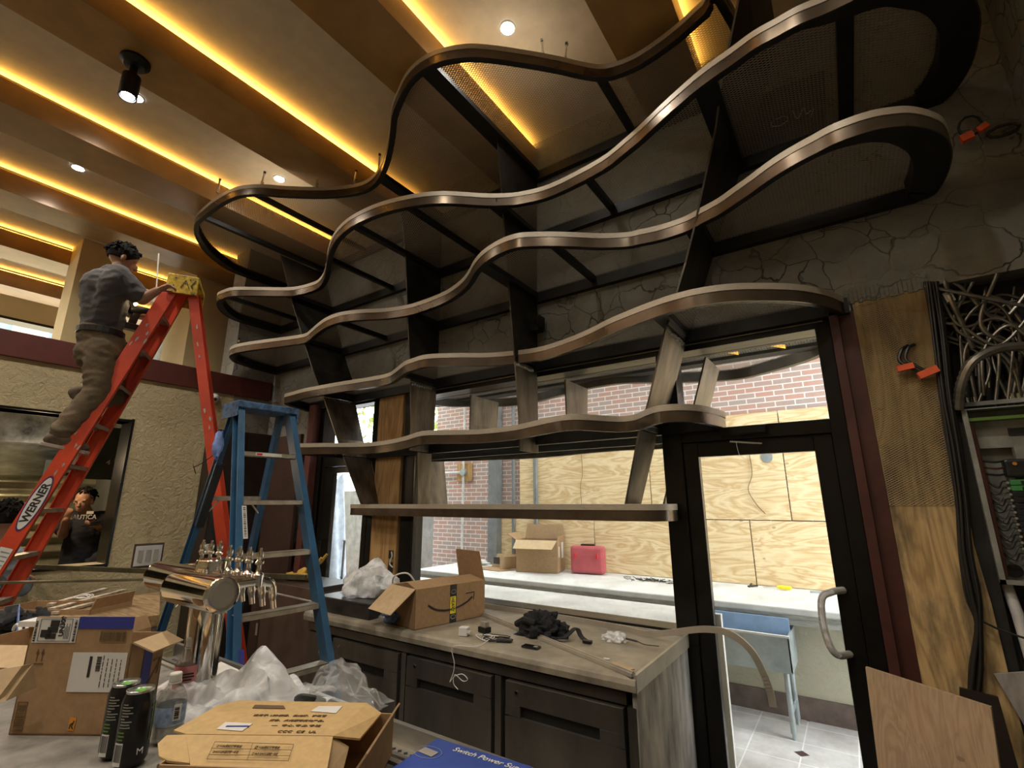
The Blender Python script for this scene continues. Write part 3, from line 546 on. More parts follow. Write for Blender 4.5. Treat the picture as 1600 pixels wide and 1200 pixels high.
MB().box(-4.5, -1.1, YW+.4, 3.95, 0, .80).build('ledge_base', 'knee', t)
# plywood hoarding on the brick
pl = [(-3.70, -1.9, 1.475, 2.56), (-1.89, -.52, 1.475, 2.56), (-.51, 2, 1.475, 2.56), (-4.02, -2.63, .855, 1.465), (-2.62, -.9, .855, 1.465), (-.89, 2, .855, 1.465)]
pn = ['large upper plywood sheet left of the seam, over the red tool case', 'upper plywood sheet with knots seen left part of the glass door', 'upper right plywood sheet seen through the glass door', 'lower plywood sheet behind the outdoor cardboard box', 'lower plywood sheet behind the heap of screws', 'lower right plywood sheet seen through the glass door']
for k, ((x0, x1, z0, z1), lab) in enumerate(zip(pl, pn)):
    t = tag(MB().box(x0, x1, 5.565, 5.585, z0, z1).build('plywood_sheet', 'ply'), lab, 'plywood', 'plywood sheets covering the patio wall')
    if k == 0:
        for x, z in ((-2.62, 2.33), (-2.28, 2.36)): MB().cyl((x, 5.562, z), .045, .004, (0, -1, 0), 16).build('cable_port', 'galv', t)
    if k == 2: MB().cyl(at(1198, 714, y=5.562), .055, .004, (0, -1, 0), 16).build('cable_port', 'galv', t)
    if k == 1: MB().tube(smooth_line([at(x, y, y=5.55) for x, y in [(1170, 705), (1175, 740), (1169, 765), (1182, 788), (1196, 803)]], 5), .004, 5).build('hanging_wire', 'brn', t)
    if k == 0: MB().tube(smooth_line([at(x, y, y=5.55) for x, y in [(908, 708), (910, 740), (907, 760), (910, 800)]], 5), .003, 5).build('hanging_wire', 'brn', t)
# posts, conduits
def thing1(mb, name, m, label, cat, group=None, **k): return tag(mb.build(name, m, **k), label, cat, group)
x = at(775, 760, y=5.5).x
thing1(MB().box(x-.10, x+.05, 5.45, 5.58, .851, 5), 'steel_post', 'greyp', 'wide grey steel post against the brick left of the plywood', 'post')
thing1(MB().tube([(x+.26, 5.55, .86), (x+.26, 5.55, 4.5)], .025, 8), 'conduit_pipe', 'greyp', 'thin grey pipe on the brick just right of the wide steel post', 'pipe')
thing1(MB().tube([(x+.62, 5.54, .86), (x+.62, 5.54, 4.5)], .03, 8), 'conduit_pipe', 'greyp', 'grey pipe on the brick close to the edge of the plywood', 'pipe')
bx = at(725, 738, y=5.56)
t = thing('junction_box', bx, 'round junction box on a small plywood block with white conduit arms on the brick', 'junction box')
MB().box(bx.x-.14, bx.x+.14, 5.57, 5.59, bx.z-.13, bx.z+.13).build('backing_block', 'pine', t)
MB().cyl((bx.x, 5.57, bx.z), .05, .05, (0, -1, 0)).build('round_box', 'galv', t)
MB().tube([(bx.x, 5.55, bx.z+.05), (bx.x, 5.55, bx.z+1.6)], .016, 8).build('conduit', 'pipe', t)
MB().tube([(bx.x, 5.55, bx.z-.05), (bx.x, 5.55, .9)], .016, 8).build('conduit', 'pipe', t)
MB().tube(smooth_line([(bx.x-.05, 5.55, bx.z), (bx.x-.6, 5.55, bx.z-.0), (bx.x-.9, 5.55, bx.z-.03), (bx.x-1.02, 5.54, bx.z-.15), (bx.x-1.05, 5.53, bx.z-.55), (bx.x-1.08, 5.5, bx.z-.75)], 5), .018, 8).build('conduit', 'pipe', t)
# canopy header with amber lamps
hy = 3.86
t = thing('canopy_beam', (-2, hy, 2.72), 'dark canopy beam just outside the top of the window with small amber lights', 'beam')
MB().box(-4.6, 1.5, hy, hy+.12, 2.715, 2.80).build('beam', 'dark', t)
for px, py in ((723, 610), (795, 601), (862, 588), (940, 578), (1015, 566), (1140, 550), (1212, 540)):
    q = at(px, py, y=hy); MB().prism([(q.x-.05, hy-.004, q.z+.035), (q.x+.06, hy-.004, q.z-.01), (q.x+.06, hy-.004, q.z-.035), (q.x-.03, hy-.004, q.z+.0)], (0, -.012, 0)).build('amber_light', 'ledsm', t)
struct(MB().box(-5.2, 2, 4.9, 5.6, 3.9, 4.05), 'trim_canopy', 'steelb')
# the wavy shelves go on outside
E4 = [(-3.6, YW+.26), (-3.55, 3.62), (-3.4, 3.84), (-3.15, 4.0), (-2.88, 4.16), (-2.55, 4.14), (-2.1, 3.98), (-1.74, 3.89), (-1.47, 3.92), (-1.05, 4.18), (-.67, 4.32), (-.39, 4.2), (-.12, 4.0), (.06, 3.7), (.1, YW+.26)]
E5 = [(-3.85, YW+.26), (-3.8, 3.52), (-3.5, 3.62), (-3.2, 3.74), (-2.9, 3.82), (-2.55, 3.9), (-2.13, 3.86), (-1.85, 3.78), (-1.5, 3.74), (-1.2, 3.8), (-1.02, 3.72), (-.98, YW+.26)]
for k, (E_, z, lab) in enumerate(((E4, 2.66, 'outdoor curved mesh shelf seen through the top of the window'), (E5, 2.06, 'narrow outdoor curved shelf behind the fifth indoor shelf'))):
    P = smooth_line([V((x, y, 0)) for x, y in E_], 6)
    t = thing('wavy_shelf', (-2, YW+.26, z), lab, 'shelf', 'curved outdoor shelves behind the glass')
    ribbon(MB(), P, 0, .05, z, z+.09).build('rim', 'plate', t)
    bm_ = MB(); bm_.poly([(p.x, p.y, z+.08) for p in P]); o = bm_.build('mesh_panel', 'mesh', t); bm = bmesh.new(); bm.from_mesh(o.data); bmesh.ops.triangulate(bm, faces=bm.faces, ngon_method='EAR_CLIP'); bm.to_mesh(o.data); bm.free()
    MB().box(P[0].x, P[-1].x, YW+.255, YW+.30, z, z+.09).build('wall_channel', 'black', t)
yo = YW+.27
ef = [('outdoor steel plate seen above the fifth shelf, left of the middle of the window', at(734, 630, y=yo), at(733, 676, y=yo), .45, .40, 2.65, 2.15), ('outdoor steel plate seen just right of the middle indoor plate', at(882, 600, y=yo), at(884, 654, y=yo), .42, .36, 2.65, 2.15),
      ('outdoor slanted steel plate seen through the transom over the glass door', at(1098, 570, y=yo), at(1081, 640, y=yo), .42, .4, 2.65, 2.15), ('outdoor slanted steel plate behind the lower end of the rightmost indoor plate', at(1053, 712, y=yo), at(1030, 812, y=yo), .34, .3, 2.10, 1.56), ('outdoor pinkish steel plate behind the window edge beside the pine post', at(640, 712, y=yo), at(651, 805, y=yo), .5, .45, 2.10, 1.56)]
for lab, a, c, d0, d1, zt, zb in ef:
    def xa(z): return a.x+(c.x-a.x)*(a.z-z)/max(.01, (a.z-c.z))
    b = MB(); p = [V((xa(zt), yo, zt)), V((xa(zb), yo, zb)), V((xa(zb), yo+d1, zb)), V((xa(zt), yo+d0, zt))]; b.prism(p, (.012, 0, 0))
    thing1(b, 'support_plate', 'plateraw', lab, 'steel plate', 'outdoor steel plates behind the glass')
# things on the outdoor bar
def carton(name, label, cat, p0, u, v, h, flaps, m='card', mi='cardl', th=.004, group=None, bottom=True, tilt=None):
    """open box: base corner p0, edge vectors u (front) and v (depth); flaps = (side, angle from vertical outward, length)"""
    p0, u, v = V(p0), V(u), V(v); t = thing(name, p0+(u+v)/2, label, cat, group); up = V((0, 0, 1))
    un, vn = u.normalized(), v.normalized(); b = MB()
    if bottom: b.pbox(p0, u, v, up*th)
    b.pbox(p0, u, vn*th, up*h).pbox(p0+v-vn*th, u, vn*th, up*h).pbox(p0, un*th, v, up*h).pbox(p0+u-un*th, un*th, v, up*h)
    b.build('box_body', m, t)
    sides = dict(f=(p0, u, -vn), b=(p0+v, u, vn), l=(p0, v, -un), r=(p0+u, v, un))
    for s_, ang, ln in flaps:
        o, e, out = sides[s_]; d = (up*math.cos(R(ang))+out*math.sin(R(ang)))*ln; nn = e.normalized().cross(d.normalized()); nn = nn if nn.dot(-out*math.cos(R(ang))+up*math.sin(R(ang))) > 0 else -nn
        ins = .03 if s_ in 'lr' else 0
        q = MB().prism([o+up*h+e.normalized()*.002, o+up*h+e-e.normalized()*.002, o+up*h+e*(1-.04)+d, o+up*h+e*.04+d], nn*th); q.build('flap', mi if ang > 100 else m, t)
    return t
q = at(862, 895, z=.852)
t = carton('cardboard_box', 'open cardboard box with white labels standing on the outdoor bar', 'cardboard box', (-3.42, 5.05, .852), (.50, .12, 0), (-.1, .36, 0), .36, [('f', 115, .2), ('b', 12, .17), ('l', 60, .14), ('r', 10, .05)])
fr = Frame((-3.42+.50, 5.05+.12, .852), (-.1, .36, 0), (0, 0, 1)); b = MB(); fr.rect(b, .20, .15, .1, .18); fr.rect(b, .06, .17, .05, .12); b.build('paper_label', 'paper', t)
t = thing('cardboard_scrap', (-3.75, 5.15, .852), 'torn open flat carton with dark printing left of the outdoor box', 'cardboard')
MB().prism([(-4.1, 5.0, .853), (-3.6, 4.95, .853), (-3.5, 5.15, .853), (-3.95, 5.25, .853)], (0, 0, .006)).build('base_sheet', 'card', t)
MB().pbox((-3.9, 5.2, .86), (.3, .02, 0), (.0, .008, 0), (.06, .05, .16)).pbox((-3.66, 5.05, .86), (.008, 0, 0), (.1, .2, 0), (0, 0, .14)).build('side_walls', 'cardl', t)
MB().box(-3.86, -3.76, 5.19, 5.197, .9, .98).build('print', 'ink', t)
q = at(922, 894, z=.852)
t = thing('tool_case', (-2.66, 5.4, .852), 'closed red plastic tool case standing upright on the outdoor bar', 'tool case')
MB().cbox((-2.62, 5.36, 1.01), .40, .13, .30, R(8)).build('case_shell', 'redc', t, bevel=.03)
MB().cbox((-2.62, 5.36, 1.165), .16, .05, .03, R(8)).build('handle', 'black', t, bevel=.008)
MB().cbox((-2.75, 5.335, 1.05), .02, .16, .05, R(8)).cbox((-2.49, 5.365, 1.05), .02, .16, .05, R(8)).build('latch', 'redp', t, bevel=.004)
q = at(774, 881, z=.852)
t = thing('beer_bottle', q, 'brown glass bottle on the outdoor bar by the grey post', 'bottle')
MB().lathe([(.031, 0), (.031, .13), (.028, .15), (.013, .20), (.012, .24), (.014, .245), (.014, .26)], q).build('glass_body', 'bot', t); MB().lathe([(.0315, .03), (.0315, .10)], q, caps=False).build('label', 'ora', t)
q = at(764, 879, z=.852)
thing1(MB().cbox(q+V((-.05, .1, .06)), .2, .08, .12, .2), 'red_packet', 'redp', 'small red and white pack behind the brown bottle outside', 'packet', bevel=.01)
q = at(755, 882, z=.852); thing1(MB().ball(q+V((-.05, -.05, .03)), .12, 1.2, .7, .3, jit=.35), 'crumpled_paper', 'paper', 'crumpled white paper on the left end of the outdoor bar', 'paper')
r = random.Random(3)
b = MB()
for k in range(60):
    c = V((-1.86+r.gauss(0, .13), 5.25+r.gauss(0, .05), .862)); a = r.random()*6.3; d = V((math.cos(a), math.sin(a), r.random()*.3))*.03; b.tube([c-d, c+d], .004, 5)
tag(b.build('screw_heap', 'plate'), 'little heap of dark screws on the outdoor bar right of the red case', 'screws', kind='stuff')
q = at(1228, 922, z=.856)
t = thing('screwdriver', q, 'yellow-handled screwdriver lying on the outdoor bar, seen through the door', 'screwdriver')
MB().lathe([(.010, 0), (.018, .01), (.018, .09), (.012, .12)], q+V((.05, 0, .02)), (-1, .05, 0)).build('handle', 'yel', t); MB().tube([q+V((-.07, 0, .02)), q+V((-.19, .01, .008))], .005, 6).build('shaft', 'alu', t)
q = at(1168, 916, z=.856); thing1(MB().bar(q, q+V((.09, .02, .01)), .02, .012).bar(q+V((.02, -.03, 0)), q+V((.03, .05, .02)), .015, .01), 'pliers', 'plate', 'small dark tool lying at the left of the yellow screwdriver', 'tool')
q = at(1266, 925, z=.856); thing1(MB().bar(q, q+V((.10, .02, .0)), .04, .02), 'putty_knife', 'galv', 'small grey blade on the outdoor bar at the right edge of the door glass', 'tool')
# steel sink
fc = at(1232, 995, y=4.34); sx1 = fc.x; sx0 = sx1-.62; sy0, sy1, rz = 4.34, 4.74, fc.z
t = thing('outdoor_sink', (sx0/2+sx1/2, 4.5, 0), 'free-standing steel sink with blue protective film on its splashback', 'sink')
b = MB().box(sx0, sx1, sy0, sy0+.01, rz-.24, rz).box(sx0, sx1, sy1-.01, sy1, rz-.24, rz).box(sx0, sx0+.01, sy0, sy1, rz-.24, rz).box(sx1-.01, sx1, sy0, sy1, rz-.24, rz).box(sx0, sx1, sy0, sy1, rz-.25, rz-.24); b.build('basin', 'galv', t)
MB().box(sx0, sx1+.005, sy0-.015, sy0+.005, rz-.01, rz+.004).build('front_rim', 'slab', t)
MB().box(sx0, sx1-.01, sy1-.20, sy1-.185, rz-.05, rz+.085).build('splashback', 'bfilm', t)
for x in (sx0+.05, sx1-.05):
    for y in (sy0+.05, sy1-.05): MB().lathe([(.019, rz-.24), (.019, .04), (.012, .03), (.012, 0)], (x, y, 0), n=10).build('leg', 'galv', t)
for x in (sx0+.05, sx1-.05): MB().tube([(x, sy0+.05, .16), (x, sy1-.05, .16)], .014, 8).build('cross_tube', 'galv', t)
# tarp, folded furniture and tree beyond the left door
def drape(c, w_, d_, h_, seed):
    def fn(u, v):
        a = u*2*math.pi; k = 1-.55*v; n_ = 1+.18*math.sin(a*5+seed+v*3)*(1-.4*v)
        return V((c[0]+w_*k*n_*math.cos(a), c[1]+d_*k*n_*math.sin(a), c[2]+h_*v+.05*math.sin(a*3)))
    b = MB().sheet(fn, 60, 14); top = [fn(i/60, 1) for i in range(60)]; b.poly(top); return b
q = at(655, 870, y=5.0); thing1(drape((q.x-.35, 4.95, .012), .42, .35, 1.25, 1), 'covered_equipment', 'tarp', 'low object under a pale blue cover outside, seen left of the cardboard box', 'covered equipment')
q = at(548, 850, y=4.7); thing1(drape((q.x, 4.3, .012), .38, .26, 2.0, 2), 'folded_umbrella', 'tarp', 'tall pale folded umbrella outside the left glass door', 'umbrella')
thing1(MB().box(-9, -5.9, 6.6, 6.7, 0, 1.9), 'fence_panel', 'greyp', 'grey fence outside beyond the left end of the window', 'fence')
t = thing('tree', (-9.5, 9, 0), 'pale green tree seen through the small pane over the left door', 'tree')
MB().tube([(-9.5, 9, 0), (-9.4, 9, 3.2)], [.16, .10], 10).build('trunk', 'bark', t)
b = MB(); r = random.Random(5)
for k in range(900):
    c = V((-9.4+r.gauss(0, 1.0), 9+r.gauss(0, .9), 4.3+r.gauss(0, .8))); a = V((r.gauss(0, 1), r.gauss(0, 1), r.gauss(0, 1))).normalized()*.10; e = a.orthogonal().normalized()*.05; b.poly([c-a, c-e, c+a, c+e])
b.build('foliage', 'leaf', t)
t = thing('street_building', (-17, 1, 0), 'cream building across the street seen through the high far windows', 'building')
MB().box(-18, -17, -8, 8, 0, 12).build('facade', 'facade', t)
for y in (-4.2, -2.4, -.6, 1.2, 3.0, 4.8):
    for z in (4.8, 6.9): b = MB().box(-17.0, -16.96, y, y+1.1, z, z+1.4).build('window', 'glz', t); MB().box(-16.98, -16.93, y+.52, y+.58, z, z+1.4).box(-16.98, -16.93, y-.06, y, z, z+1.4).box(-16.98, -16.93, y+1.1, y+1.16, z, z+1.4).build('window_frame', 'white', b)
# ================================================================== LEFT SIDE: kitchen, cabinets
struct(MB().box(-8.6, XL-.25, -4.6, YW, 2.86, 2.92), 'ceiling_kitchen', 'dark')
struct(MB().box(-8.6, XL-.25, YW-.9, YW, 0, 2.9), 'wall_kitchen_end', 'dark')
def corr(u, v): return V((-8.5+.028*math.sin(v*2*math.pi*17), -4.6+u*6.9, v*2.9))
o = struct(MB().sheet(corr, 2, 204), 'wall_kitchen', 'corr')
t = thing('extract_hood', (-7.1, .9, 2.0), 'dull galvanised extractor hood slanting across the top of the kitchen opening', 'extractor hood')
MB().prism([(-6.75, -1.5, 2.25), (-6.75, -1.5, 2.83), (-7.9, -1.5, 2.83), (-7.9, -1.5, 1.98)], (0, 3.12, 0)).build('hood_shell', 'duct', t)
MB().box(-7.9, -6.75, 1.62, 1.64, 1.98, 2.83).build('hood_end', 'duct', t)
q = (-7.6, 1.9, 2.3)
t = thing('menu_board', (-7.15, 1.9, 2.0), 'dark slate board with white 4 and red lettering inside the kitchen opening', 'sign')
a_, b_ = at(65, 745, x=-7.3), at(193, 733, x=-7.3)
MB().pbox((-7.3, a_.y, 1.93), (0, b_.y-a_.y, 0), (.02, 0, 0), (0, 0, .62)).build('board', 'board', t)
text('4', .085, 'paper', t, at(165, 726, x=-7.27), (0, 1, 0), (0, 0, 1)); text('Red', .06, 'pinkb', t, at(177, 722, x=-7.27), (0, 1, 0), (0, 0, 1)); text('Line', .05, 'pinkb', t, at(177, 732, x=-7.27), (0, 1, 0), (0, 0, 1))
q = at(28, 715, x=-8.0); t = thing('heat_lamp', q, 'small bright bulb glowing in front of the corrugated metal', 'lamp')
MB().ball(q, .035).build('bulb', 'lampw', t); MB().tube([q+V((0, 0, .03)), (q.x, q.y, 2.86)], .006, 6).build('cord', 'blk', t)
l = bpy.data.lights.new('kitchen_bulb', 'POINT'); l.energy = 210; l.color = (1, .82, .5); l.shadow_soft_size = .05; o = bpy.data.objects.new('kitchen_bulb', l); COL.objects.link(o); o.location = q+V((.12, 0, 0))
thing1(MB().box(-6.12, -5.93, 1.795-.28, 1.795, 1.10, 1.11).box(-8.0, -6.18, -1.5, 2.2, .86, .90).box(-7.9, -6.3, -1.4, 2.1, 0, .86), 'prep_counter', 'galv', 'steel prep counter behind the kitchen opening', 'counter') if False else None
l = bpy.data.lights.new('kitchen_fill', 'POINT'); l.energy = 22; l.color = (1, .74, .46); l.shadow_soft_size = .08; o = bpy.data.objects.new('kitchen_fill', l); COL.objects.link(o); o.location = (-6.55, 1.25, 2.1)  # unseen fill light added to brighten the person and kitchen, no fixture
# wall plates and camera on the cream wall
t = thing('switch_plate', (XL, 2.13, 1.03), 'white triple switch plate in a rough square cut-out on the cream wall', 'switch')
MB().box(XL, XL+.003, 2.005, 2.265, 1.03, 1.262).build('rough_surround', 'brown', t)
MB().box(XL+.004, XL+.012, 2.02, 2.25, 1.05, 1.24).build('cover_plate', 'cam_', t, bevel=.003)
for k in range(3): MB().box(XL+.012, XL+.018, 2.045+k*.067, 2.085+k*.067, 1.09, 1.20).build('switch_rocker', 'trimw', t)
q = at(335, 622, x=XL+.03); t = thing('security_camera', q, 'small white dome camera under the maroon beam', 'camera')
MB().lathe([(.055, -.02), (.055, .0), (.048, .02), (.03, .045), (.01, .055)], q+V((.0, 0, 0)), (1, -.1, -.1)).build('housing', 'cam_', t); MB().ball(q+V((.045, -.01, -.02)), .02).build('lens', 'lens', t)
q = at(248, 396, x=-4.9); q2 = at(237, 500, x=-4.9); thing1(MB().tube([q, (q+q2)/2+V((0, .01, 0)), q2], .006, 6), 'hanging_rod', 'paper', 'thin pale rod hanging behind the worker\'s raised hand', 'rod')
# tall dark cabinets in the corner
t = thing('tall_cabinet', (-5.72, 2.8, 0), 'tall dark brown cabinet in the left corner behind the ladders', 'cabinet')
MB().box(-5.90, -5.60, 2.50, 3.12, 0, 2.44).build('carcass', 'brownd', t, bevel=.003)
MB().box(-5.6, -5.585, 2.515, 2.80, .10, 2.42).build('door', 'brownd', t, bevel=.002); MB().box(-5.6, -5.585, 2.81, 3.11, .10, 2.42).build('door', 'brownd', t, bevel=.002)
t = tag(MB().box(-5.56, -4.95, 3.06, 3.10, 0.0, 2.40).build('brown_board', 'brown', bevel=.003), 'tall brown laminate board standing in the corner beside the reddish post', 'board')
t = thing('low_cabinet', (-4.2, 2.85, 0), 'low brown laminate cabinet behind the blue ladder, gloves on its top', 'cabinet')
MB().box(-4.62, -3.80, 2.62, 3.05, 0, .96).build('carcass', 'brownd', t, bevel=.003); MB().box(-4.55, -3.80, 2.60, 2.62, .06, .955).build('door', 'brown', t, bevel=.002); MB().box(-3.80, -3.795, 2.66, 3.0, .06, .92).build('side_panel', 'brown', t)
MB().box(-4.60, -4.57, 2.595, 2.6, .5, .6).build('hinge', 'trimw', t)
q = at(322, 858, x=-5.58); t = tag(MB().box(q.x, q.x+.008, q.y-.06, q.y+.06, q.z-.05, q.z+.05).build('outlet_plate', 'cam_', bevel=.003), 'white double outlet on the dark cabinet between the ladders', 'outlet')
for dy in (-.026, .026): MB().box(q.x+.008, q.x+.011, q.y+dy-.016, q.y+dy+.016, q.z-.025, q.z+.025).build('socket', 'paper', t)
q = V((-4.25, 2.80, .985))
t = thing('work_gloves', q-V((0, 0, .02)), 'pair of crumpled yellow work gloves on top of the low brown cabinet', 'gloves')
b = MB().ball(q+V((0, 0, .03)), .085, 1.1, .8, .55, jit=.3); b.build('palm', 'glove', t)
for k in range(4): b = MB(); b.tube([q+V((.02, 0, .04)), q+V((.10+.02*k, -.03+.03*k, .09+.02*k)), q+V((.13+.02*k, -.03+.04*k, .12+.03*k))], [.022, .018, .012], 8); b.build('finger', 'glove', t)
MB().ball(q+V((-.13, -.04, .01)), .06, 1.2, .9, .5, jit=.3).build('cuff', 'glove', t)
t = thing('olive_rail', (-2, .95, 1.44), 'upper dark rail running level behind the beer tower across the ladders', 'rail')
pa, pb, pc = at(-40, 893, x=-5.15), at(330, 880, y=2.35), at(480, 905, y=2.5)
MB().bar(at(-20, 887, y=1.16), at(240, 884, y=1.16), .02, .03).build('bar', 'olive', t) if False else MB().bar(at(15, 884, z=1.14), at(478, 902, y=2.42), .03, .035).build('bar', 'olive', t)
# ================================================================== LADDERS
def ladder(name, label, q, H, mr, mri, mcap, mtread, nr, cap, rail=(.035, .085), rear_tread=None, rung_dep=.08):
    cx, cy, th, w0, w1, a, b_, w2 = q
    s = V((math.cos(th), math.sin(th), 0)); r = V((-math.sin(th), math.cos(th), 0)); c = V((cx, cy, H)); g = V((cx, cy, 0))
    t = thing(name, g, label, 'ladder')
    R_ = {}
    for sg in (-1, 1):
        A, B = c+r*sg*w0-s*.05, g+r*sg*w1-s*a; R_['f', sg] = (A, B)
        d = (B-A).normalized(); dep = s-d*s.dot(d); dep.normalize(); sd = d.cross(dep)
        o = sd*(1 if sd.dot(r*sg) > 0 else -1)
        m = MB(); m.pbox(A-dep*rail[1]/2, B-A, dep*rail[1], o*.006); m.pbox(A-dep*rail[1]/2, B-A, dep*.006, -o*rail[0]); m.pbox(A+dep*(rail[1]/2-.006), B-A, dep*.006, -o*rail[0])
        m.build('front_rail', mr, t, bevel=.001)
        MB().bar(B+V((0, 0, .04)), B+V((0, 0, .0)), .07, .10, up=s).build('foot', 'black', t)
        A2, B2 = c+r*sg*(w0*.92)+s*.05, g+r*sg*w2+s*b_; R_['r', sg] = (A2, B2); d = (B2-A2).normalized(); dep = s-d*s.dot(d); dep.normalize(); o = d.cross(dep); o = o*(1 if o.dot(r*sg) > 0 else -1)
        m = MB(); wd = rail[1]*.72; m.pbox(A2-dep*wd/2, B2-A2, dep*wd, o*.005); m.pbox(A2-dep*wd/2, B2-A2, dep*.005, -o*rail[0]*.8); m.pbox(A2+dep*(wd/2-.005), B2-A2, dep*.005, -o*rail[0]*.8); m.build('rear_rail', mr, t, bevel=.001)
        MB().bar(B2+V((0, 0, .03)), B2+V((0, 0, .0)), .05, .07, up=s).build('foot', 'black', t)
    for k in range(1, nr+1):
        z = H-.305*k; f = (H-z)/H; L = R_['f', -1][0].lerp(R_['f', -1][1], f); Q = R_['f', 1][0].lerp(R_['f', 1][1], f)
        m = MB(); m.pbox(L-s*rung_dep/2, Q-L, s*rung_dep, V((0, 0, -.004))); m.pbox(L-s*rung_dep/2, Q-L, s*.004, V((0, 0, -.028))); m.pbox(L+s*(rung_dep/2-.004), Q-L, s*.004, V((0, 0, -.028)))
        m.build('step', mtread, t)
        if (k in (rear_tread or ())):
            L = R_['r', -1][0].lerp(R_['r', -1][1], f); Q = R_['r', 1][0].lerp(R_['r', 1][1], f); MB().pbox(L-s*.015, Q-L, s*.03, V((0, 0, .03))).build('rear_bar', mtread, t)
            for sg in (-1, 1):
                L, Q = R_['r', sg][0].lerp(R_['r', sg][1], f), R_['r', -sg][0].lerp(R_['r', -sg][1], f); MB().bar(L+(L-Q)*-.02+V((0, 0, -.09)), L.lerp(Q, .22), .018, .006).build('brace', mtread, t)
    if nr < 8:
        f = 1.22/H
        for sg in (-1, 1): MB().bar(R_['f', sg][0].lerp(R_['f', sg][1], f), R_['r', sg][0].lerp(R_['r', sg][1], f), .022, .005).build('spreader', 'trimw', t)
    cw, cl, chh = cap
    m = MB(); m.pbox(c-s*cl/2-r*cw/2+V((0, 0, -.01)), s*cl, r*cw, V((0, 0, .045)))
    m.pbox(c-s*cl/2-r*cw/2+V((0, 0, -chh)), s*cl, r*.012, V((0, 0, chh))); m.pbox(c-s*cl/2+r*(cw/2-.012)+V((0, 0, -chh)), s*cl, r*.012, V((0, 0, chh)))
    m.build('top_cap', mcap, t, bevel=.006)
    return t, R_, s, r, c
RQ = (-4.453, 1.56, 1.052, .148, .308, 1.089, .85, .30)
tr, RR, rs, rr_, rc = ladder('step_ladder', 'tall orange-red fibreglass step ladder with a yellow cap, a man standing on it', RQ, 3.45, 'red', 'redd', 'capy', 'tread', 10, (.36, .22, .13), rail=(.032, .098))
def on_rail(t, RR_, key, f, rail_w, w_, h_, sgn):
    """frame on the outer web of a rail, origin at the centre"""
    A, B = RR_[key]; d = (B-A).normalized(); s_ = rs if t is tr else bs; dep = (s_-d*s_.dot(d)).normalized(); o = d.cross(dep); rr2 = (rr_ if t is tr else br)*key[1]; o = o if o.dot(rr2) > 0 else -o
    P = A.lerp(B, f)+o*.007; u = -d; v = o.cross(u); return P, u, v, o
P, u, v, o = on_rail(tr, RR, ('f', -1), .52, 0, 0, 0, 0)
def ell(fr, a, b, cx=0, cy=0, n=28): return [(cx+a*math.cos(k/n*2*math.pi), cy+b*math.sin(k/n*2*math.pi)) for k in range(n)]
fr = Frame(P, u, v); b = MB(); fr.poly(b, ell(fr, .19, .044)); e1 = b.build('logo_border', 'purple', tr)
fr2 = Frame(P, u, v, off=.0018); b = MB(); fr2.poly(b, ell(fr2, .176, .037)); e2 = b.build('logo_field', 'paper', tr)
text('WERNER', .060, 'ink', tr, P-u*.13-v*.021, u, v, name='logo_lettering', off=.003, bold=.002, wmax=.27)
P, u, v, o = on_rail(tr, RR, ('f', -1), .635, 0, 0, 0, 0); fr = Frame(P, u, v); b = MB(); fr.rect(b, -.14, -.035, .26, .066); b.build('warning_label', 'paper', tr); b = MB(); fr3 = Frame(P, u, v, .0016)
for k in range(9): fr3.rect(b, -.12+.026*k, -.03, .008, .055*random.uniform(.5, 1))
b.build('label_text', 'panel', tr)
P, u, v, o = on_rail(tr, RR, ('f', -1), .79, 0, 0, 0, 0); fr = Frame(P, u, v); b = MB(); fr.rect(b, -.09, -.037, .18, .07); b.build('warning_label', 'paper', tr); b = MB(); fr = Frame(P, u, v, .0016); fr.rect(b, .05, -.03, .03, .055); fr.stroke(b, [(-.04, -.03), (0, .0), (-.01, .03), (.03, -.02)], .008); b.build('label_text', 'ink', tr)
r = random.Random(11)
for key, fs in ((('f', -1), 14), (('r', -1), 7)):
    for k in range(fs):
        f = r.uniform(.08, .6); P, u, v, o = on_rail(tr, RR, key, f, 0, 0, 0, 0); fr = Frame(P, u, v, .0005); b = MB(); c0 = (r.uniform(-.03, .03), r.uniform(-.045, .04)*(1 if key[0] == 'f' else .4)); pts = [(c0[0]+r.uniform(.006, .03)*math.cos(a), c0[1]+r.uniform(.003, .010)*math.sin(a)) for a in [x*.785 for x in range(8)]]; fr.poly(b, pts); b.build('paint_splash', 'trimw', tr)
fr = Frame(rc+V((0, 0, -.1))-rr_*.181-rs*.11, rs, (0, 0, 1), .001)
b = MB()
for a_, c_ in ((.02, .03), (.06, .10), (.05, .03), (.13, .06), (.16, .10), (.18, .03)): fr.poly(b, ell(fr, .006, .006, a_, c_, 8))
fr.stroke(b, [(.10, .02), (.13, .09), (.16, .02)], .006); fr.stroke(b, [(.17, .04), (.20, .10)], .008); b.build('cap_markings', 'ink', tr)
BQ = (-3.35, 1.755, 3.062, -.157, -.291, .971, .829, -.273)
bs = V((math.cos(BQ[2]), math.sin(BQ[2]), 0)); br = V((-math.sin(BQ[2]), math.cos(BQ[2]), 0))
tb, RB, bs, br, bc = ladder('step_ladder', 'blue fibreglass step ladder with scuffed cap, in front of the brown boards', BQ, 2.28, 'blue', 'blue', 'capb', 'tread', 7, (.42, .24, .07), rail=(.035, .085), rear_tread=(2, 4, 6), rung_dep=.085)
ft = bc-bs*.14
b = MB(); P = RB['f', -1][0].lerp(RB['f', -1][1], 1.0)
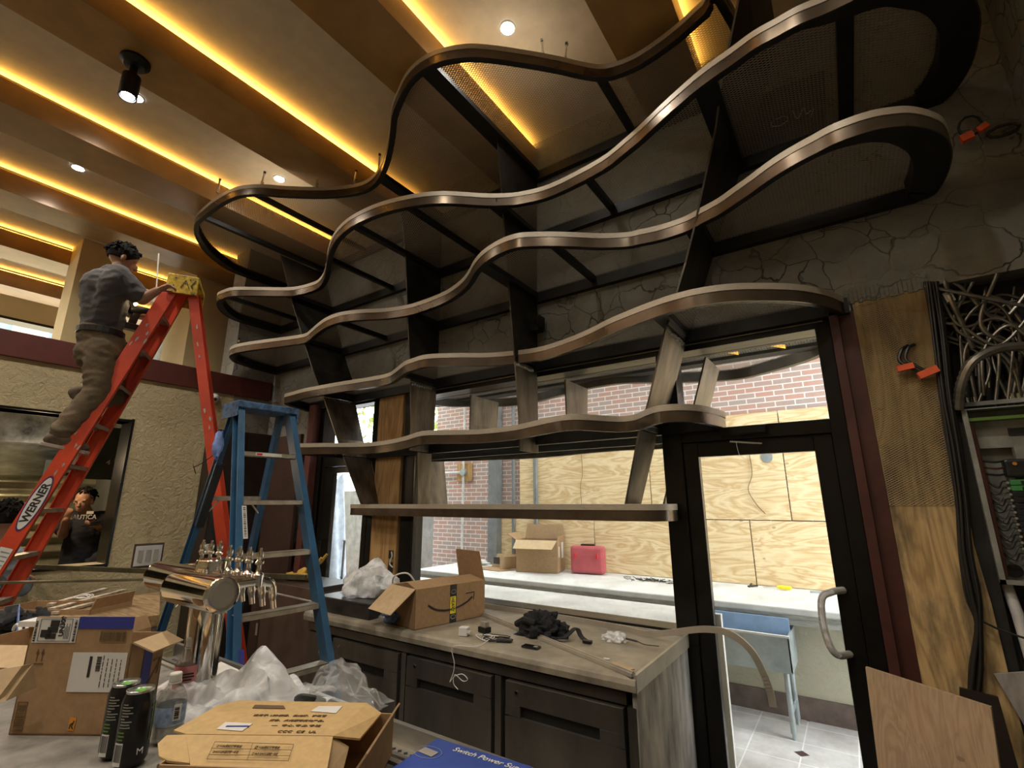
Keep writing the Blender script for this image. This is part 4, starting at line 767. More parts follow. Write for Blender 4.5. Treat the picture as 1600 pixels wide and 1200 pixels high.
# labels on the face of the rail toward the room
for key, f, ww, hh, mm in ((('f', 1), .22, .028, .17, 'paper'), (('f', 1), .335, .028, .17, 'paper')):
    pass
A, B = RB['f', 1]; d = (B-A).normalized(); fo = (-bs-d*(-bs).dot(d)).normalized()
def rail_face(side, f): A, B = RB['f', side]; return A.lerp(B, f)+fo*.0428
nearside = 1 if RB['f', 1][0].y < RB['f', -1][0].y else -1
inn = (br*nearside*-1)
if inn.dot(V((0, 1, 0))) < 0: inn = -inn
P = rail_face(nearside, .33); fr = Frame(P+inn*.002, inn, -d, .001); b = MB(); fr.rect(b, .0, -.10, .026, .20); b.build('spec_label', 'paper', tb); fr = Frame(P+inn*.002, inn, -d, .002); b = MB(); bars(fr, b, .006, -.09, .014, .18, 26, 4, vert=False); b.build('label_print', 'ink', tb)
P = rail_face(nearside, .68); fr = Frame(P+inn*.002, inn, -d, .001); b = MB(); fr.rect(b, .0, -.12, .028, .16); b.build('spec_label', 'paper', tb); b = MB(); fr.rect(b, 0, .06, .028, .12); b.build('blue_label', 'inkb', tb); fr = Frame(P+inn*.002, inn, -d, .002); b = MB(); bars(fr, b, .004, -.02, .020, .05, 9, 6, vert=False); fr.rect(b, .004, -.115, .02, .03); b.build('label_print', 'ink', tb)
P = bc-bs*.05; L = RB['f', -1][0].lerp(RB['f', -1][1], .305/2.28); Q = RB['f', 1][0].lerp(RB['f', 1][1], .305/2.28); L, Q = (L, Q) if nearside == -1 else (Q, L); dd = (Q-L)
fr = Frame(L+dd*.22-bs*.0425+V((0, 0, -.024)), dd, (0, 0, 1), .001); b = MB(); fr.rect(b, 0, 0, .17, .02); b.build('step_label', 'paper', tb); b = MB(); fr.p(0, 0); Frame(L+dd*.22-bs*.0425+V((0, 0, -.024)), dd, (0, 0, 1), .002).rect(b, .008, .004, .035, .012); b.build('step_label_red', 'redp', tb)
L = RB['f', -1][0].lerp(RB['f', -1][1], .915/2.28); Q = RB['f', 1][0].lerp(RB['f', 1][1], .915/2.28)
# tape and rag on the rear rail
k_ = nearside; A, B = RB['r', k_]
MB().bar(A.lerp(B, .16), A.lerp(B, .34), .075, .045, up=br).build('tape_wrap', 'tape', tb)
p = A.lerp(B, .10)-br*0; thing1(MB().ball(p+V((.03, -.06, -.02)), .06, .45, .5, 1.5, jit=.25), 'blue_rag', 'cloth', 'bright blue crumpled rag stuffed at the top of the blue ladder', 'rag')
MB().tube(smooth_line([p+V((0, -.06, -.08)), p+V((-.1, -.12, -.16)), p+V((-.2, -.1, -.14)), p+V((-.26, -.05, -.2))], 4), .003, 6).build('strap', 'tape', tb)
# ================================================================== PEOPLE
def chain(mb, pts, rad, n=12):
    pts = [V(p) for p in pts]
    for p, q_ in zip(pts, rad): mb.ball(p, q_, n=n, m=8)
    for i in range(len(pts)-1): mb.tube([pts[i], pts[i+1]], [rad[i], rad[i+1]], n)
def organic(mb, name, m, parent, vox=.008, it=3, fold=0):
    o = mb.build(name, m, parent)
    md = o.modifiers.new('r', 'REMESH'); md.mode = 'VOXEL'; md.voxel_size = vox; md.use_smooth_shade = True
    ms = o.modifiers.new('s', 'SMOOTH'); ms.iterations = it; ms.factor = .5
    dg = bpy.context.evaluated_depsgraph_get(); me = bpy.data.meshes.new_from_object(o.evaluated_get(dg)); o.modifiers.clear(); o.data = me; me.materials.clear(); me.materials.append(MT[m])
    if m in ('grey', 'khaki', 'navy', 'jean', 'bluesh', 'boot'):
        ns = [v.normal.copy() for v in me.vertices]
        for v, nn in zip(me.vertices, ns):
            q_ = v.co; f1 = noise.noise(V((q_.x*9, q_.y*9, q_.z*16))); f2 = noise.noise(V((q_.x*20+4, q_.y*20, q_.z*34)))
            v.co = q_+nn*((.5-abs(f1)*2)*.010+f2*.004)
    for p in me.polygons: p.use_smooth = True
    return o
def head(mb, c, fwd, up=(0, 0, 1), k=1.0):
    f = V(fwd).normalized(); u = V(up); u = (u-f*u.dot(f)).normalized(); s_ = f.cross(u)
    def B(a, b_, e, r_, sx=1, sy=1, sz=1):
        i0 = len(mb.v); mb.ball((0, 0, 0), r_*k, sx, sy, sz, 14, 10)
        for j in range(i0, len(mb.v)): p = mb.v[j]; mb.v[j] = c+(f*(p.x+a*k)+s_*(p.y+b_*k)+u*(p.z+e*k))
    B(-.012, 0, .025, .092, 1.05, .84, 1.05)       # skull
    B(.022, 0, -.035, .068, .95, .86, 1.12)         # face
    B(.045, 0, -.092, .032, 1, 1.1, .75)            # chin
    B(.092, 0, -.028, .015, 1.1, .8, 1.7); B(.10, 0, -.042, .016, .9, 1.1, .7)
    B(.080, 0, -.070, .016, .8, 1.5, .5); B(.074, 0, -.078, .018, .8, 1.3, .5)
    B(.070, .032, .012, .02, .7, 1.3, .5); B(.070, -.032, .012, .02, .7, 1.3, .5)
    for q_ in (-1, 1): B(-.005, q_*.080, -.015, .026, .7, .35, 1.25)
    return f, s_, u
def hair(parent, c, f, s_, u, k=1.0, seed=0, front=.03):
    mb = MB(); n, m_ = 26, 14; vs = []
    for i in range(m_+1):
        a = math.pi*.66*i/m_
        for j in range(n):
            t = 2*math.pi*j/n; d = V((math.sin(a)*math.cos(t), math.sin(a)*math.sin(t), math.cos(a)))
            low = 1 if d.x < .35 else max(0, 1-(d.x-.35)*1.6)
            aa = min(a, math.pi*(.34+.32*low)); d = V((math.sin(aa)*math.cos(t), math.sin(aa)*math.sin(t), math.cos(aa)))
            rr2 = .099*(1+.11*noise.noise(d*7+V((seed, 0, 0))))
            vs.append(c+(f*(d.x*rr2*1.05-.014)+s_*(d.y*rr2*.86)+u*(d.z*rr2*1.05+.026))*k)
    mb._add(vs, [(i*n+j, (i+1)*n+j, (i+1)*n+(j+1) % n, i*n+(j+1) % n) for i in range(m_) for j in range(n)], True)
    r = random.Random(seed)
    for _ in range(90):
        a = r.uniform(0, 1.5); t = r.uniform(0, 6.28); d = V((math.sin(a)*math.cos(t), math.sin(a)*math.sin(t), math.cos(a)))
        if d.x > .5 and a > .9: continue
        p = c+(f*(d.x*.105-.014)+s_*(d.y*.088)+u*(d.z*.106+.026))*k; dr = (f*d.x+s_*d.y+u*(d.z*.3-.2)+V((r.gauss(0, .4), r.gauss(0, .4), r.gauss(0, .3)))).normalized(); mb.tube([p, p+dr*.02*k, p+(dr+u*-.5)*.028*k], [.007, .005, .001], 5)
    mb.build('hair', 'hair', parent, solid=-.006)
def hand(mb, wrist, d, nrm, k=1.0, curl=.5, thumb=1):
    d = V(d).normalized(); nrm = V(nrm); nrm = (nrm-d*nrm.dot(d)).normalized(); s_ = d.cross(nrm)
    i0 = len(mb.v); mb.ball((0, 0, 0), .042*k, 1.15, .95, .42, 10, 8)
    for j in range(i0, len(mb.v)): p = mb.v[j]; mb.v[j] = V(wrist)+d*(p.x+.045*k)+s_*p.y+nrm*p.z
    for q_, (off, ln) in enumerate(((-.030, .062), (-.010, .074), (.010, .070), (.029, .055))):
        p = V(wrist)+d*.082*k+s_*off*k; a = 0; pts = [p]
        for seg in (.45, .32, .26): a += curl*.9; pts.append(pts[-1]+(d*math.cos(a)-nrm*math.sin(a))*ln*seg*k)
        chain(mb, pts, [.0095*k, .009*k, .008*k, .007*k], 8)
    p = V(wrist)+d*.03*k-s_*.034*k*thumb; chain(mb, [p, p+(d*.6-s_*thumb*.7-nrm*.3).normalized()*.034*k, p+(d*.6-s_*thumb*.7-nrm*.3).normalized()*.034*k+(d*.9-s_*thumb*.1-nrm*.4).normalized()*.028*k], [.013*k, .011*k, .009*k], 8)
# -- the man on the red ladder
tp = thing('person', (-4.65, 1.0, 1.93), 'man in charcoal T-shirt and khaki trousers standing high on the orange-red ladder', 'person')
fw = V((.20, .98, 0)).normalized(); rt = V((fw.y, -fw.x, 0))
pel = at(160, 545, x=-4.64); wai = at(161, 505, x=-4.62)+V((0, .0, 0)); che = at(166, 452, x=-4.60); nek = at(183, 424, x=-4.58); hd = at(194, 404, x=-4.57)+V((0, 0, -.01))
rsh = che+rt*.19+V((0, .05, .07)); lsh = che-rt*.17+V((0, .05, .09))
reb = at(222, 468, x=-4.36); rwr = at(246, 454, x=-4.26); leb = at(205, 490, x=-4.72); lwr = at(214, 492, x=-4.62)
body = MB(); chain(body, [pel, wai, che, che+V((0, .03, .10)), nek, hd+V((0, -.01, -.06))], [.135, .12, .145, .11, .058, .055], 16)
chain(body, [lsh, che+V((0, .02, .08)), rsh], [.065, .09, .065])
chain(body, [rsh, reb, rwr], [.058, .044, .030]); chain(body, [lsh, leb, lwr], [.056, .042, .030])
hand(body, rwr, (at(262, 447, x=-4.22)-rwr), (0, -.2, 1), 1.0, .75); hand(body, lwr, (.2, .9, .1), (0, 0, 1), 1.0, .9)
rhip, lhip = pel+rt*.09+V((0, 0, -.04)), pel-rt*.09+V((0, 0, -.04))
rkn = at(155, 612, x=-4.52); rank = at(90, 682, x=-4.56); lkn = at(176, 618, x=-4.76); lank = at(132, 628, x=-4.72)
chain(body, [rhip, rkn, rank], [.098, .066, .045], 14); chain(body, [lhip, lkn, lank], [.095, .064, .045], 14)
hf = (fw+V((0, 0, -.25))).normalized(); f_, s_, u_ = head(body, hd, hf)
organic(body, 'body', 'skin', tp, .008, 3)
hair(tp, hd, f_, s_, u_, .98, 3)
m = MB(); chain(m, [wai+V((0, 0, -.045)), wai, che, che+V((0, .03, .09))], [.128, .136, .162, .122], 18); chain(m, [lsh, che+V((0, .02, .08)), rsh], [.083, .105, .083], 14); chain(m, [rsh, rsh.lerp(reb, .35), rsh.lerp(reb, .75)], [.082, .078, .074], 14); chain(m, [lsh, lsh.lerp(leb, .6)], [.08, .074], 14)
chain(m, [lsh+V((0, 0, -.05)), wai-rt*.06], [.09, .10], 12); chain(m, [rsh+V((0, -.02, -.06)), wai+rt*.05], [.09, .10], 12)
organic(m, 't_shirt', 'grey', tp, .012, 4)
m = MB(); chain(m, [wai+V((0, 0, -.10)), pel, pel+V((0, -.02, -.05))], [.142, .152, .145], 18); chain(m, [rhip, rkn, rank+(rkn-rank).normalized()*.05], [.118, .090, .075], 16); chain(m, [lhip, lkn, lank+(lkn-lank)*.15], [.115, .088, .07], 16)
organic(m, 'trousers', 'khaki', tp, .012, 3)
bz = wai+V((0, 0, -.085)); ring = [bz+(rt*.150*math.cos(a)+fw*.143*math.sin(a)) for a in [k*math.pi/12 for k in range(24)]]
m = MB(); 
for k in range(24): m.bar(ring[k], ring[(k+1) % 24], .012, .042)
m.build('belt', 'belt', tp)
def boot(t, ank, d, k=1.0):
    d = V(d).normalized(); up = V((0, 0, 1)); up = (up-d*up.dot(d)).normalized(); m = MB(); chain(m, [ank+up*.05, ank-up*.02, ank+d*.07-up*.045, ank+d*.15-up*.055], [.056*k, .052*k, .046*k, .040*k], 14); chain(m, [ank-d*.03-up*.05, ank-up*.05], [.042, .042], 12)
    organic(m, 'boot', 'boot', t, .009, 2)
    sd = d.cross(up); MB().prism([ank-d*.075-sd*.035-up*.105, ank+d*.05-sd*.042-up*.105, ank+d*.17-sd*.035-up*.105, ank+d*.20-up*.105, ank+d*.17+sd*.035-up*.105, ank+d*.05+sd*.042-up*.105, ank-d*.075+sd*.035-up*.105], up*.025).build('boot_sole', 'sole', t, bevel=.004)
boot(tp, rank+V((0, .01, .02)), (.15, .95, -.18)); boot(tp, lank+V((0, -.01, .03)), (-.1, -.6, -.7))
t = thing('cordless_drill', lwr, 'black cordless tool with a lit work lamp held by the man on the ladder', 'drill')
q = at(214, 487, x=-4.60)
MB().tube([q+V((0, -.05, .0)), q+V((0, .06, .02)), q+V((0, .12, .03)), q+V((0, .16, .03))], [.035, .034, .024, .012], 12).build('motor_body', 'black', t); MB().bar(q+V((0, 0, 0)), q+V((0, -.02, -.12)), .04, .05, up=(0, 1, 0)).build('grip', 'black', t, bevel=.006); MB().cbox(q+V((0, -.02, -.14)), .07, .10, .05).build('battery', 'black', t, bevel=.006)
MB().ball(at(212, 475, x=-4.5), .014).build('work_lamp', 'lampw', t)
# -- the person with a phone in the kitchen
tk = thing('person', (-6.9, 1.86, 0), 'person in black lettered T-shirt looking at a phone in the kitchen opening', 'person')
fw = V((.90, -.44, 0)).normalized(); rt = V((fw.y, -fw.x, 0)); c0 = V((-6.92, 1.86, 0))
hd = at(131, 781, x=-6.82)+V((0, 0, -.01)); che = V((-6.93, 1.88, 1.36)); wai = che+V((.01, 0, -.28)); pel = wai+V((0, 0, -.16)); nek = V((-6.90, 1.85, 1.54))
rsh, lsh = che+rt*.20+V((0, 0, .12)), che-rt*.20+V((0, 0, .12))
leb = at(165, 828, x=-6.86); lwr = at(153, 823, x=-6.66); reb = at(98, 836, x=-6.8); rwr = at(103, 812, x=-6.62)
body = MB(); chain(body, [pel, wai, che, che+V((0, 0, .10)), nek, hd+V((0, 0, -.06))], [.15, .15, .155, .11, .06, .06], 16); chain(body, [lsh, che+V((0, 0, .12)), rsh], [.07, .09, .07]); chain(body, [lsh, leb, lwr], [.058, .044, .032]); chain(body, [rsh, reb, rwr], [.058, .044, .032])
hand(body, lwr, (.3, -.9, .15), (0, 0, -1), 1.0, .5); hand(body, rwr, (.2, .1, 1), (1, 0, 0), 1.0, .9)
rh, lh = pel+rt*.10, pel-rt*.10
for a_ in (rh, lh): chain(body, [a_, a_+V((0, 0, -.42)), V((a_.x, a_.y, .09)), V((a_.x, a_.y, .05))+fw*.12], [.10, .068, .046, .035])
f_, s_, u_ = head(body, hd, (.80, -.58, -.12)); organic(body, 'body', 'skin', tk, .009, 3); hair(tk, hd-f_*.018+u_*.008, f_, s_, u_, .95, 9)
for q_ in (-1, 1): MB().ball(hd+f_*.088+s_*.031*q_+u_*.002, .008).build('eye', 'ink', tk)
m = MB(); chain(m, [wai+V((0, 0, -.16)), wai, che, che+V((0, 0, .09))], [.175, .175, .175, .125], 18); chain(m, [lsh, che+V((0, 0, .11)), rsh], [.09, .11, .09]); chain(m, [lsh, lsh.lerp(leb, .7)], [.088, .078]); chain(m, [rsh, rsh.lerp(reb, .6)], [.088, .078]); organic(m, 't_shirt', 'navy', tk, .012, 4)
m = MB(); chain(m, [pel+V((0, 0, .03)), pel+V((0, 0, -.05))], [.172, .165], 16)
for a_ in (rh, lh): chain(m, [a_, a_+V((0, 0, -.42)), V((a_.x, a_.y, .14))], [.125, .09, .075])
organic(m, 'jeans', 'jean', tk, .014, 2)
cu = (at(148, 808, x=-6.70)-at(108, 810, x=-6.70)).normalized(); co_ = at(104, 811.5, x=-6.70)
text('NAUTICA', .062, 'paper', tk, co_, V((.25, 1, 0)), (0, 0, 1), name='shirt_lettering', off=.0, bold=.0015, depth=.02, wmax=.235)
text('USA', .045, 'pinkb', tk, at(133, 815.5, x=-6.69), V((.25, 1, 0)), (0, 0, 1), name='shirt_lettering', off=.0, bold=.001, depth=.02)
q = at(135, 803, x=-6.70); MB().pbox(q, (.012, .05, 0), (.02, 0, 0), (0, 0, .028)).build('shirt_flag', 'paper', tk)
thing1(MB().cbox(lwr+V((.04, -.07, .03)), .07, .14, .01, .2, .3), 'smartphone', 'phone', 'smartphone held by the person in the kitchen', 'phone', bevel=.003)
q = V((-6.45, 2.02, .82)); thing1(MB().ball(q+V((0, -.02, .2)), .30, .45, .72, .62, jit=.16), 'black_bag', 'fabric', 'bulging black bag in the lower right of the kitchen opening', 'bag')
# -- the third person at the left edge
t3 = thing('person', (-5.5, 1.0, 0), 'black-haired person in a pale blue shirt at the left edge behind the ladder', 'person')
hd = at(12, 812, x=-5.6); che = hd+V((-.02, -.06, -.40)); wai = che+V((0, 0, -.28)); pel = wai+V((0, 0, -.16)); fw = V((-.6, .8, 0)).normalized(); rt = V((fw.y, -fw.x, 0)); rsh, lsh = che+rt*.18+V((0, 0, .12)), che-rt*.18+V((0, 0, .12)); reb = rsh+V((.02, .10, -.24)); rwr = at(26, 898, x=-5.45)
leb = lsh+V((0, .03, -.27)); lwr = leb+V((.02, .15, -.15))
body = MB(); chain(body, [pel, wai, che, che+V((0, 0, .10)), hd+V((0, 0, -.16)), hd+V((0, 0, -.06))], [.14, .13, .14, .10, .055, .055], 14); chain(body, [lsh, che+V((0, 0, .12)), rsh], [.065, .09, .065]); chain(body, [rsh, reb, rwr], [.055, .042, .03]); chain(body, [lsh, leb, lwr], [.055, .042, .03]); hand(body, rwr, (.1, .9, -.2), (0, 0, 1), 1, .6); hand(body, lwr, (.1, .9, -.2), (0, 0, 1), 1, .6)
for a_ in (pel+rt*.09, pel-rt*.09): chain(body, [a_, a_+V((0, 0, -.40)), V((a_.x, a_.y, .09)), V((a_.x, a_.y, .05))+fw*.12], [.095, .066, .045, .035])
f_, s_, u_ = head(body, hd, fw); organic(body, 'body', 'skin', t3, .010, 2); hair(t3, hd, f_, s_, u_, 1.12, 12)
m = MB(); chain(m, [wai+V((0, 0, -.12)), wai, che, che+V((0, 0, .09))], [.155, .15, .16, .12], 14); chain(m, [lsh, che+V((0, 0, .11)), rsh], [.085, .105, .085]); chain(m, [rsh, reb, reb.lerp(rwr, .5)], [.08, .06, .05]); chain(m, [lsh, leb], [.08, .07]); organic(m, 'shirt', 'bluesh', t3, .014, 3)
m = MB(); chain(m, [pel+V((0, 0, .03)), pel+V((0, 0, -.05))], [.16, .155], 14)
for a_ in (pel+rt*.09, pel-rt*.09): chain(m, [a_, a_+V((0, 0, -.40)), V((a_.x, a_.y, .14))], [.118, .085, .07])
organic(m, 'trousers', 'jean', t3, .014, 2)
# ================================================================== COUNTER UNDER THE WINDOW
CX0, CX1, CY0, CY1, CZ = -3.45, -.915, 2.30, 3.165, .88
b = MB(); prof = [(CY0, CZ-.06), (CY0-.004, CZ-.03), (CY0+.004, CZ-.008), (CY0+.02, CZ), (CY1, CZ), (CY1, CZ-.03), (CY0+.03, CZ-.03), (CY0+.03, CZ-.06)]
b.prism([(CX0, y, z) for y, z in prof], (CX1-CX0, 0, 0)); t = tag(b.build('worktop', 'worktop', bevel=.003), 'long worn grey worktop under the window', 'worktop')
MB().box(CX1-.012, CX1+.003, CY0+.01, CY1, CZ-.06, CZ+.012).build('end_lip', 'trimw', t); MB().box(CX0, CX1, CY1-.03, CY1-.005, CZ, CZ+.012).build('rear_strip', 'trimw', t)
t = thing('undercounter_cooler', (-2.2, 2.6, 0), 'dark stainless three-door cooler built in below the worktop', 'cooler')
FY = 2.33
MB().box(CX0+.02, CX1-.06, FY+.02, CY1-.05, .06, CZ-.065).build('cabinet_body', 'staind', t); MB().box(CX0+.02, CX1-.06, FY+.0, FY+.03, CZ-.125, CZ-.075).build('top_rail', 'stain', t)
for x0, x1, lab in ((-3.10, -2.45, 1), (-2.37, -1.73, 1), (-1.635, -.985, 1)):
    z1, z0 = .745, .09
    b = MB().box(x0, x1, FY-.02, FY+.02, z0, z1-.16).box(x0, x1, FY-.02, FY+.02, z1-.105, z1).box(x0, x0+.09, FY-.02, FY+.02, z1-.16, z1-.105).box(x1-.12, x1, FY-.02, FY+.02, z1-.16, z1-.105)
    d = b.build('door', 'stain', t, bevel=.003); MB().box(x0+.09, x1-.12, FY+.0, FY+.018, z1-.16, z1-.105).build('recessed_handle', 'staind', d)
    MB().cyl((x0+.07, FY-.02, z1-.045), .008, .006, (0, -1, 0), 10).build('lock', 'chrome', d)
    MB().box(x1+.015, x1+.055, FY-.005, FY+.03, .09, CZ-.13).build('door_post', 'stain', t)
MB().box(CX0+.03, -3.15, FY-.01, FY+.02, .30, .745).build('motor_grille', 'stain', t); q = MB().box(-3.26, -3.19, FY-.013, FY-.009, .62, .70).build('rating_plate', 'trimw', t); text('NSF', .028, 'ink', t, (-3.255, FY-.014, .645), (1, 0, 0), (0, 0, 1))
for x in (CX0+.1, CX1-.2): MB().cyl((x, FY+.1, 0), .02, .07).build('foot', 'black', t)
thing1(MB().prism([(CX1-.03, CY0+.03, 0), (CX1-.03, CY1, 0), (CX1-.03, CY1, CZ-.062), (CX1-.03, CY0+.03, CZ-.062)], (.022, 0, 0)), 'end_panel', 'endp', 'whitewashed upright panel closing the right end of the worktop', 'panel')
t = tag(MB().pbox((at(1122, 960, y=3.50).x-.06, 3.50, 0), (.075, 0, 0), (0, .04, 0), (0, 0, at(1122, 960, y=3.5).z)).build('timber_batten', 'slab'), 'narrow whitish batten standing just outside the glass door', 'batten')
# open carton with HEAVY tape
def P2(px, py, z=CZ+.002): return at(px, py, z=z)
p0 = P2(647, 985); p1 = P2(757, 962); u = p1-p0; v = V((-u.y, u.x, 0)).normalized()*.30
t = carton('cardboard_box', 'open brown carton with black and yellow tape on the worktop', 'cardboard box', p0, u, v, .235, [('l', 128, .21), ('r', -12, .20), ('f', -78, .14), ('b', 140, .13)])
fr = Frame(p0, u, (0, 0, 1), .001); L = u.length
b = MB(); fr.rect(b, L*.47, 0, .055, .235); b.build('black_tape', 'ink', t)
fr2 = Frame(p0, u, (0, 0, 1), .0022); b = MB(); fr2.rect(b, L*.47+.002, .055, .046, .105); b.build('yellow_label', 'yel', t)
text('HEAVY', .036, 'ink', t, p0+u.normalized()*(L*.47+.012)+V((0, 0, .155)), (0, 0, -1), u, off=.004, wmax=.09)
b = MB(); sp = [(L*.17, .13), (L*.28, .096), (L*.42, .082), (L*.58, .088), (L*.72, .112), (L*.80, .14)]; fr2.stroke(b, [x[:2] for x in smooth_line([(a, c, 0) for a, c in sp], 4)], .012); fr2.stroke(b, [(L*.70, .165), (L*.83, .168), (L*.82, .12)], .007); b.build('printed_arrow', 'ink', t)
fr3 = Frame(p0, u, (0, 0, 1), .0024)
b = MB()
for cy_ in (.035, .19): fr3.stroke(b, [(L*.47+.008+.02*(1-math.cos(k*.52)), cy_+.012*math.sin(k*.52)) for k in range(13)], .003)
b.build('tape_print', 'panel', t)
# wrapped goods left of it
pA, pB = P2(500, 972), P2(612, 978)
t = thing('flat_black_box', (pA+pB)/2, 'flat black box under clear film at the left end of the worktop', 'box')
q = (pA+pB)/2; MB().pbox((-3.40, 2.36, CZ+.002), (.60, -.0, 0), (0, .36, 0), (0, 0, .10)).build('box_shell', 'purpb', t, bevel=.006)
def film(c, sx, sy, sz, seed, amp=.25):
    def fn(a, b_):
        th, ph = a*2*math.pi, b_*math.pi*.5; d = V((math.cos(th)*math.cos(ph), math.sin(th)*math.cos(ph), math.sin(ph))); k = 1+amp*noise.noise(d*2.6+V((seed, 0, 0)))+amp*.3*abs(noise.noise(d*5+V((0, seed, 0))))
        return V(c)+V((d.x*sx*k, d.y*sy*k, max(0.002, d.z*sz*k)))
    return MB().sheet(fn, 44, 16)
def film_thing(name, m, c, sx, sy, sz, seed, lab, cat, amp=.3):
    return thing1(film(c, sx, sy, sz, seed, amp), name, m, lab, cat)
t = thing('wrapped_bundle', (-3.2, 2.62, CZ+.104), 'bundle wrapped in milky plastic lying on the flat black box', 'bundle')
film((-3.12, 2.62, CZ+.104), .26, .17, .19, 2, .35).build('milky_wrap', 'plastw', t); MB().ball((-3.12, 2.62, CZ+.17), .12, 1.3, .9, .5, jit=.3).build('contents', 'panel', t)
film_thing('plastic_bag', 'plast', (-2.76, 2.58, CZ+.002), .13, .14, .13, 5, 'crumpled clear plastic bag between the wrapped bundle and the brown carton', 'plastic bag', .5)
thing1(MB().ball((-2.60, 2.38, CZ+.04), .05, 1.3, .7, .7, jit=.35), 'blue_film_roll', 'cloth', 'small dark blue crumpled plastic beside the front of the brown carton', 'plastic') 
t = tag(MB().tube(smooth_line([(-2.85, 2.6, CZ+.18), (-2.78, 2.55, CZ+.26), (-2.70, 2.6, CZ+.28), (-2.66, 2.66, CZ+.2)], 5), .006, 6).build('looped_string', 'wht'), 'white cord looping over the clear bag left of the carton', 'cord')
# small things on the worktop
q = P2(725, 993); t = thing('charger', q, 'white cube charger in front of the brown carton', 'charger'); MB().cbox(q+V((0, 0, .024)), .055, .045, .048, .3).build('body', 'wht', t, bevel=.004); MB().cbox(q+V((.035, .0, .024)), .02, .02, .012, .3).build('plug', 'paper', t)
q = P2(757, 988); t = thing('charger', q, 'small black plug charger with prongs up in front of the carton', 'charger'); MB().cbox(q+V((0, 0, .016)), .07, .05, .032, -.2).build('body', 'black', t, bevel=.004); MB().cbox(q+V((0, 0, .045)), .05, .03, .03, -.2).build('prong_side', 'trimw', t)
def squig(name, m, lab, c, r0, n, seed, rad=.0025, tail=None, cat='cable', flat=.004):
    r = random.Random(seed); pts = []
    for k in range(n): a = k*2.1+r.random(); pts.append(V(c)+V((r0*(.4+.6*r.random())*math.cos(a)*1.5, r0*(.4+.6*r.random())*math.sin(a), flat+.012*r.random())))
    if tail: pts += [V(p) for p in tail]
    return thing1(MB().tube(smooth_line(pts, 6), rad, 6), name, m, lab, cat)
squig('power_cable', 'blk', 'tangle of black cable on the worktop in front of the carton', P2(775, 1000), .08, 12, 2)
squig('charging_cable', 'wht', 'thin white cable tangled on the worktop and hanging over its front edge', P2(760, 998), .06, 7, 5, .0022, tail=[P2(745, 1010), V((-1.98, 2.285, CZ-.02)), V((-1.965, 2.28, CZ-.10)), V((-1.97, 2.28, CZ-.15)), V((-1.99, 2.275, CZ-.20)), V((-1.955, 2.272, CZ-.165)), V((-1.90, 2.275, CZ-.145)), V((-1.865, 2.278, CZ-.165)), V((-1.90, 2.28, CZ-.18)), V((-1.95, 2.27, CZ-.155)), V((-1.96, 2.272, CZ-.20)), V((-1.93, 2.275, CZ-.225))])
q = P2(788, 1003); thing1(MB().cbox(q+V((0, 0, .008)), .09, .035, .014, .4), 'power_adapter', 'blk', 'slim black adapter among the tangled cables', 'adapter', bevel=.003)
q = P2(830, 1012); t = thing('smartphone', q, 'small black phone lying on the worktop right of the cables', 'phone'); MB().cbox(q+V((0, 0, .005)), .10, .05, .009, .05).build('body', 'phone', t, bevel=.002); MB().cbox(q+V((.03, .0, .0105)), .02, .02, .002, .05).build('camera_bump', 'trimw', t)
q = P2(848, 990); t = thing('black_pouch', q, 'crumpled black fabric pouch with a strap on the worktop', 'bag')
def pouch(a, b_):
    th, ph = a*2*math.pi, b_*math.pi*.5; d = V((math.cos(th)*math.cos(ph), math.sin(th)*math.cos(ph), math.sin(ph))); k = 1+.35*noise.noise(d*2.6+V((4, 1, 0)))+.22*noise.noise(d*6.5); return q+V((d.x*.16*k, d.y*.13*k, max(.001, d.z*.12*k)))
MB().sheet(pouch, 48, 20).build('pouch_body', 'fabric', t); MB().tube([q+V((-.14, -.07, .05)), q+V((-.06, -.11, .09)), q+V((.02, -.11, .08))], .02, 8).build('rolled_edge', 'fabric', t)
sp = smooth_line([q+V((.08, -.08, .012)), P2(880, 1003)+V((0, 0, .02)), P2(900, 996)+V((0, 0, .05)), P2(908, 1000)+V((0, 0, .02)), P2(918, 1005)+V((0, 0, .008))], 5); b = MB()
for i in range(len(sp)-1): b.bar(sp[i], sp[i+1]+(sp[i+1]-sp[i])*.2, .028, .004)
b.build('strap', 'fabric', t); MB().cbox(P2(918, 1005)+V((0, 0, .008)), .05, .03, .014, .1).build('buckle', 'black', t, bevel=.002)
q = P2(962, 1001); t = thing('wire_bag', q, 'small clear bag of wires with a short black lead on the worktop', 'bag'); film(q, .07, .05, .04, 8, .5).build('clear_bag', 'plastw', t); MB().tube(smooth_line([q+V((.06, 0, .02)), q+V((.12, .01, .012)), q+V((.18, -.02, .01)), q+V((.25, .0, .008))], 5), [.006]*6+[.003]*10, 6).build('black_lead', 'blk', t)
def lprof(name, a, b_, lab, w_=.028, h_=.016, m='trimw'):
    a, b_ = V(a), V(b_); t = MB().bar(a+V((0, 0, h_/2)), b_+V((0, 0, h_/2)), w_, h_).bar(a+V((0, 0, h_*1.2)), b_+V((0, 0, h_*1.2)), w_*.35, h_*.5); return thing1(t, name, m, lab, 'trim strip')
lprof('metal_trim_strip', P2(755, 962), P2(990, 1058), 'long pale metal strip lying diagonally across the worktop to its front corner')
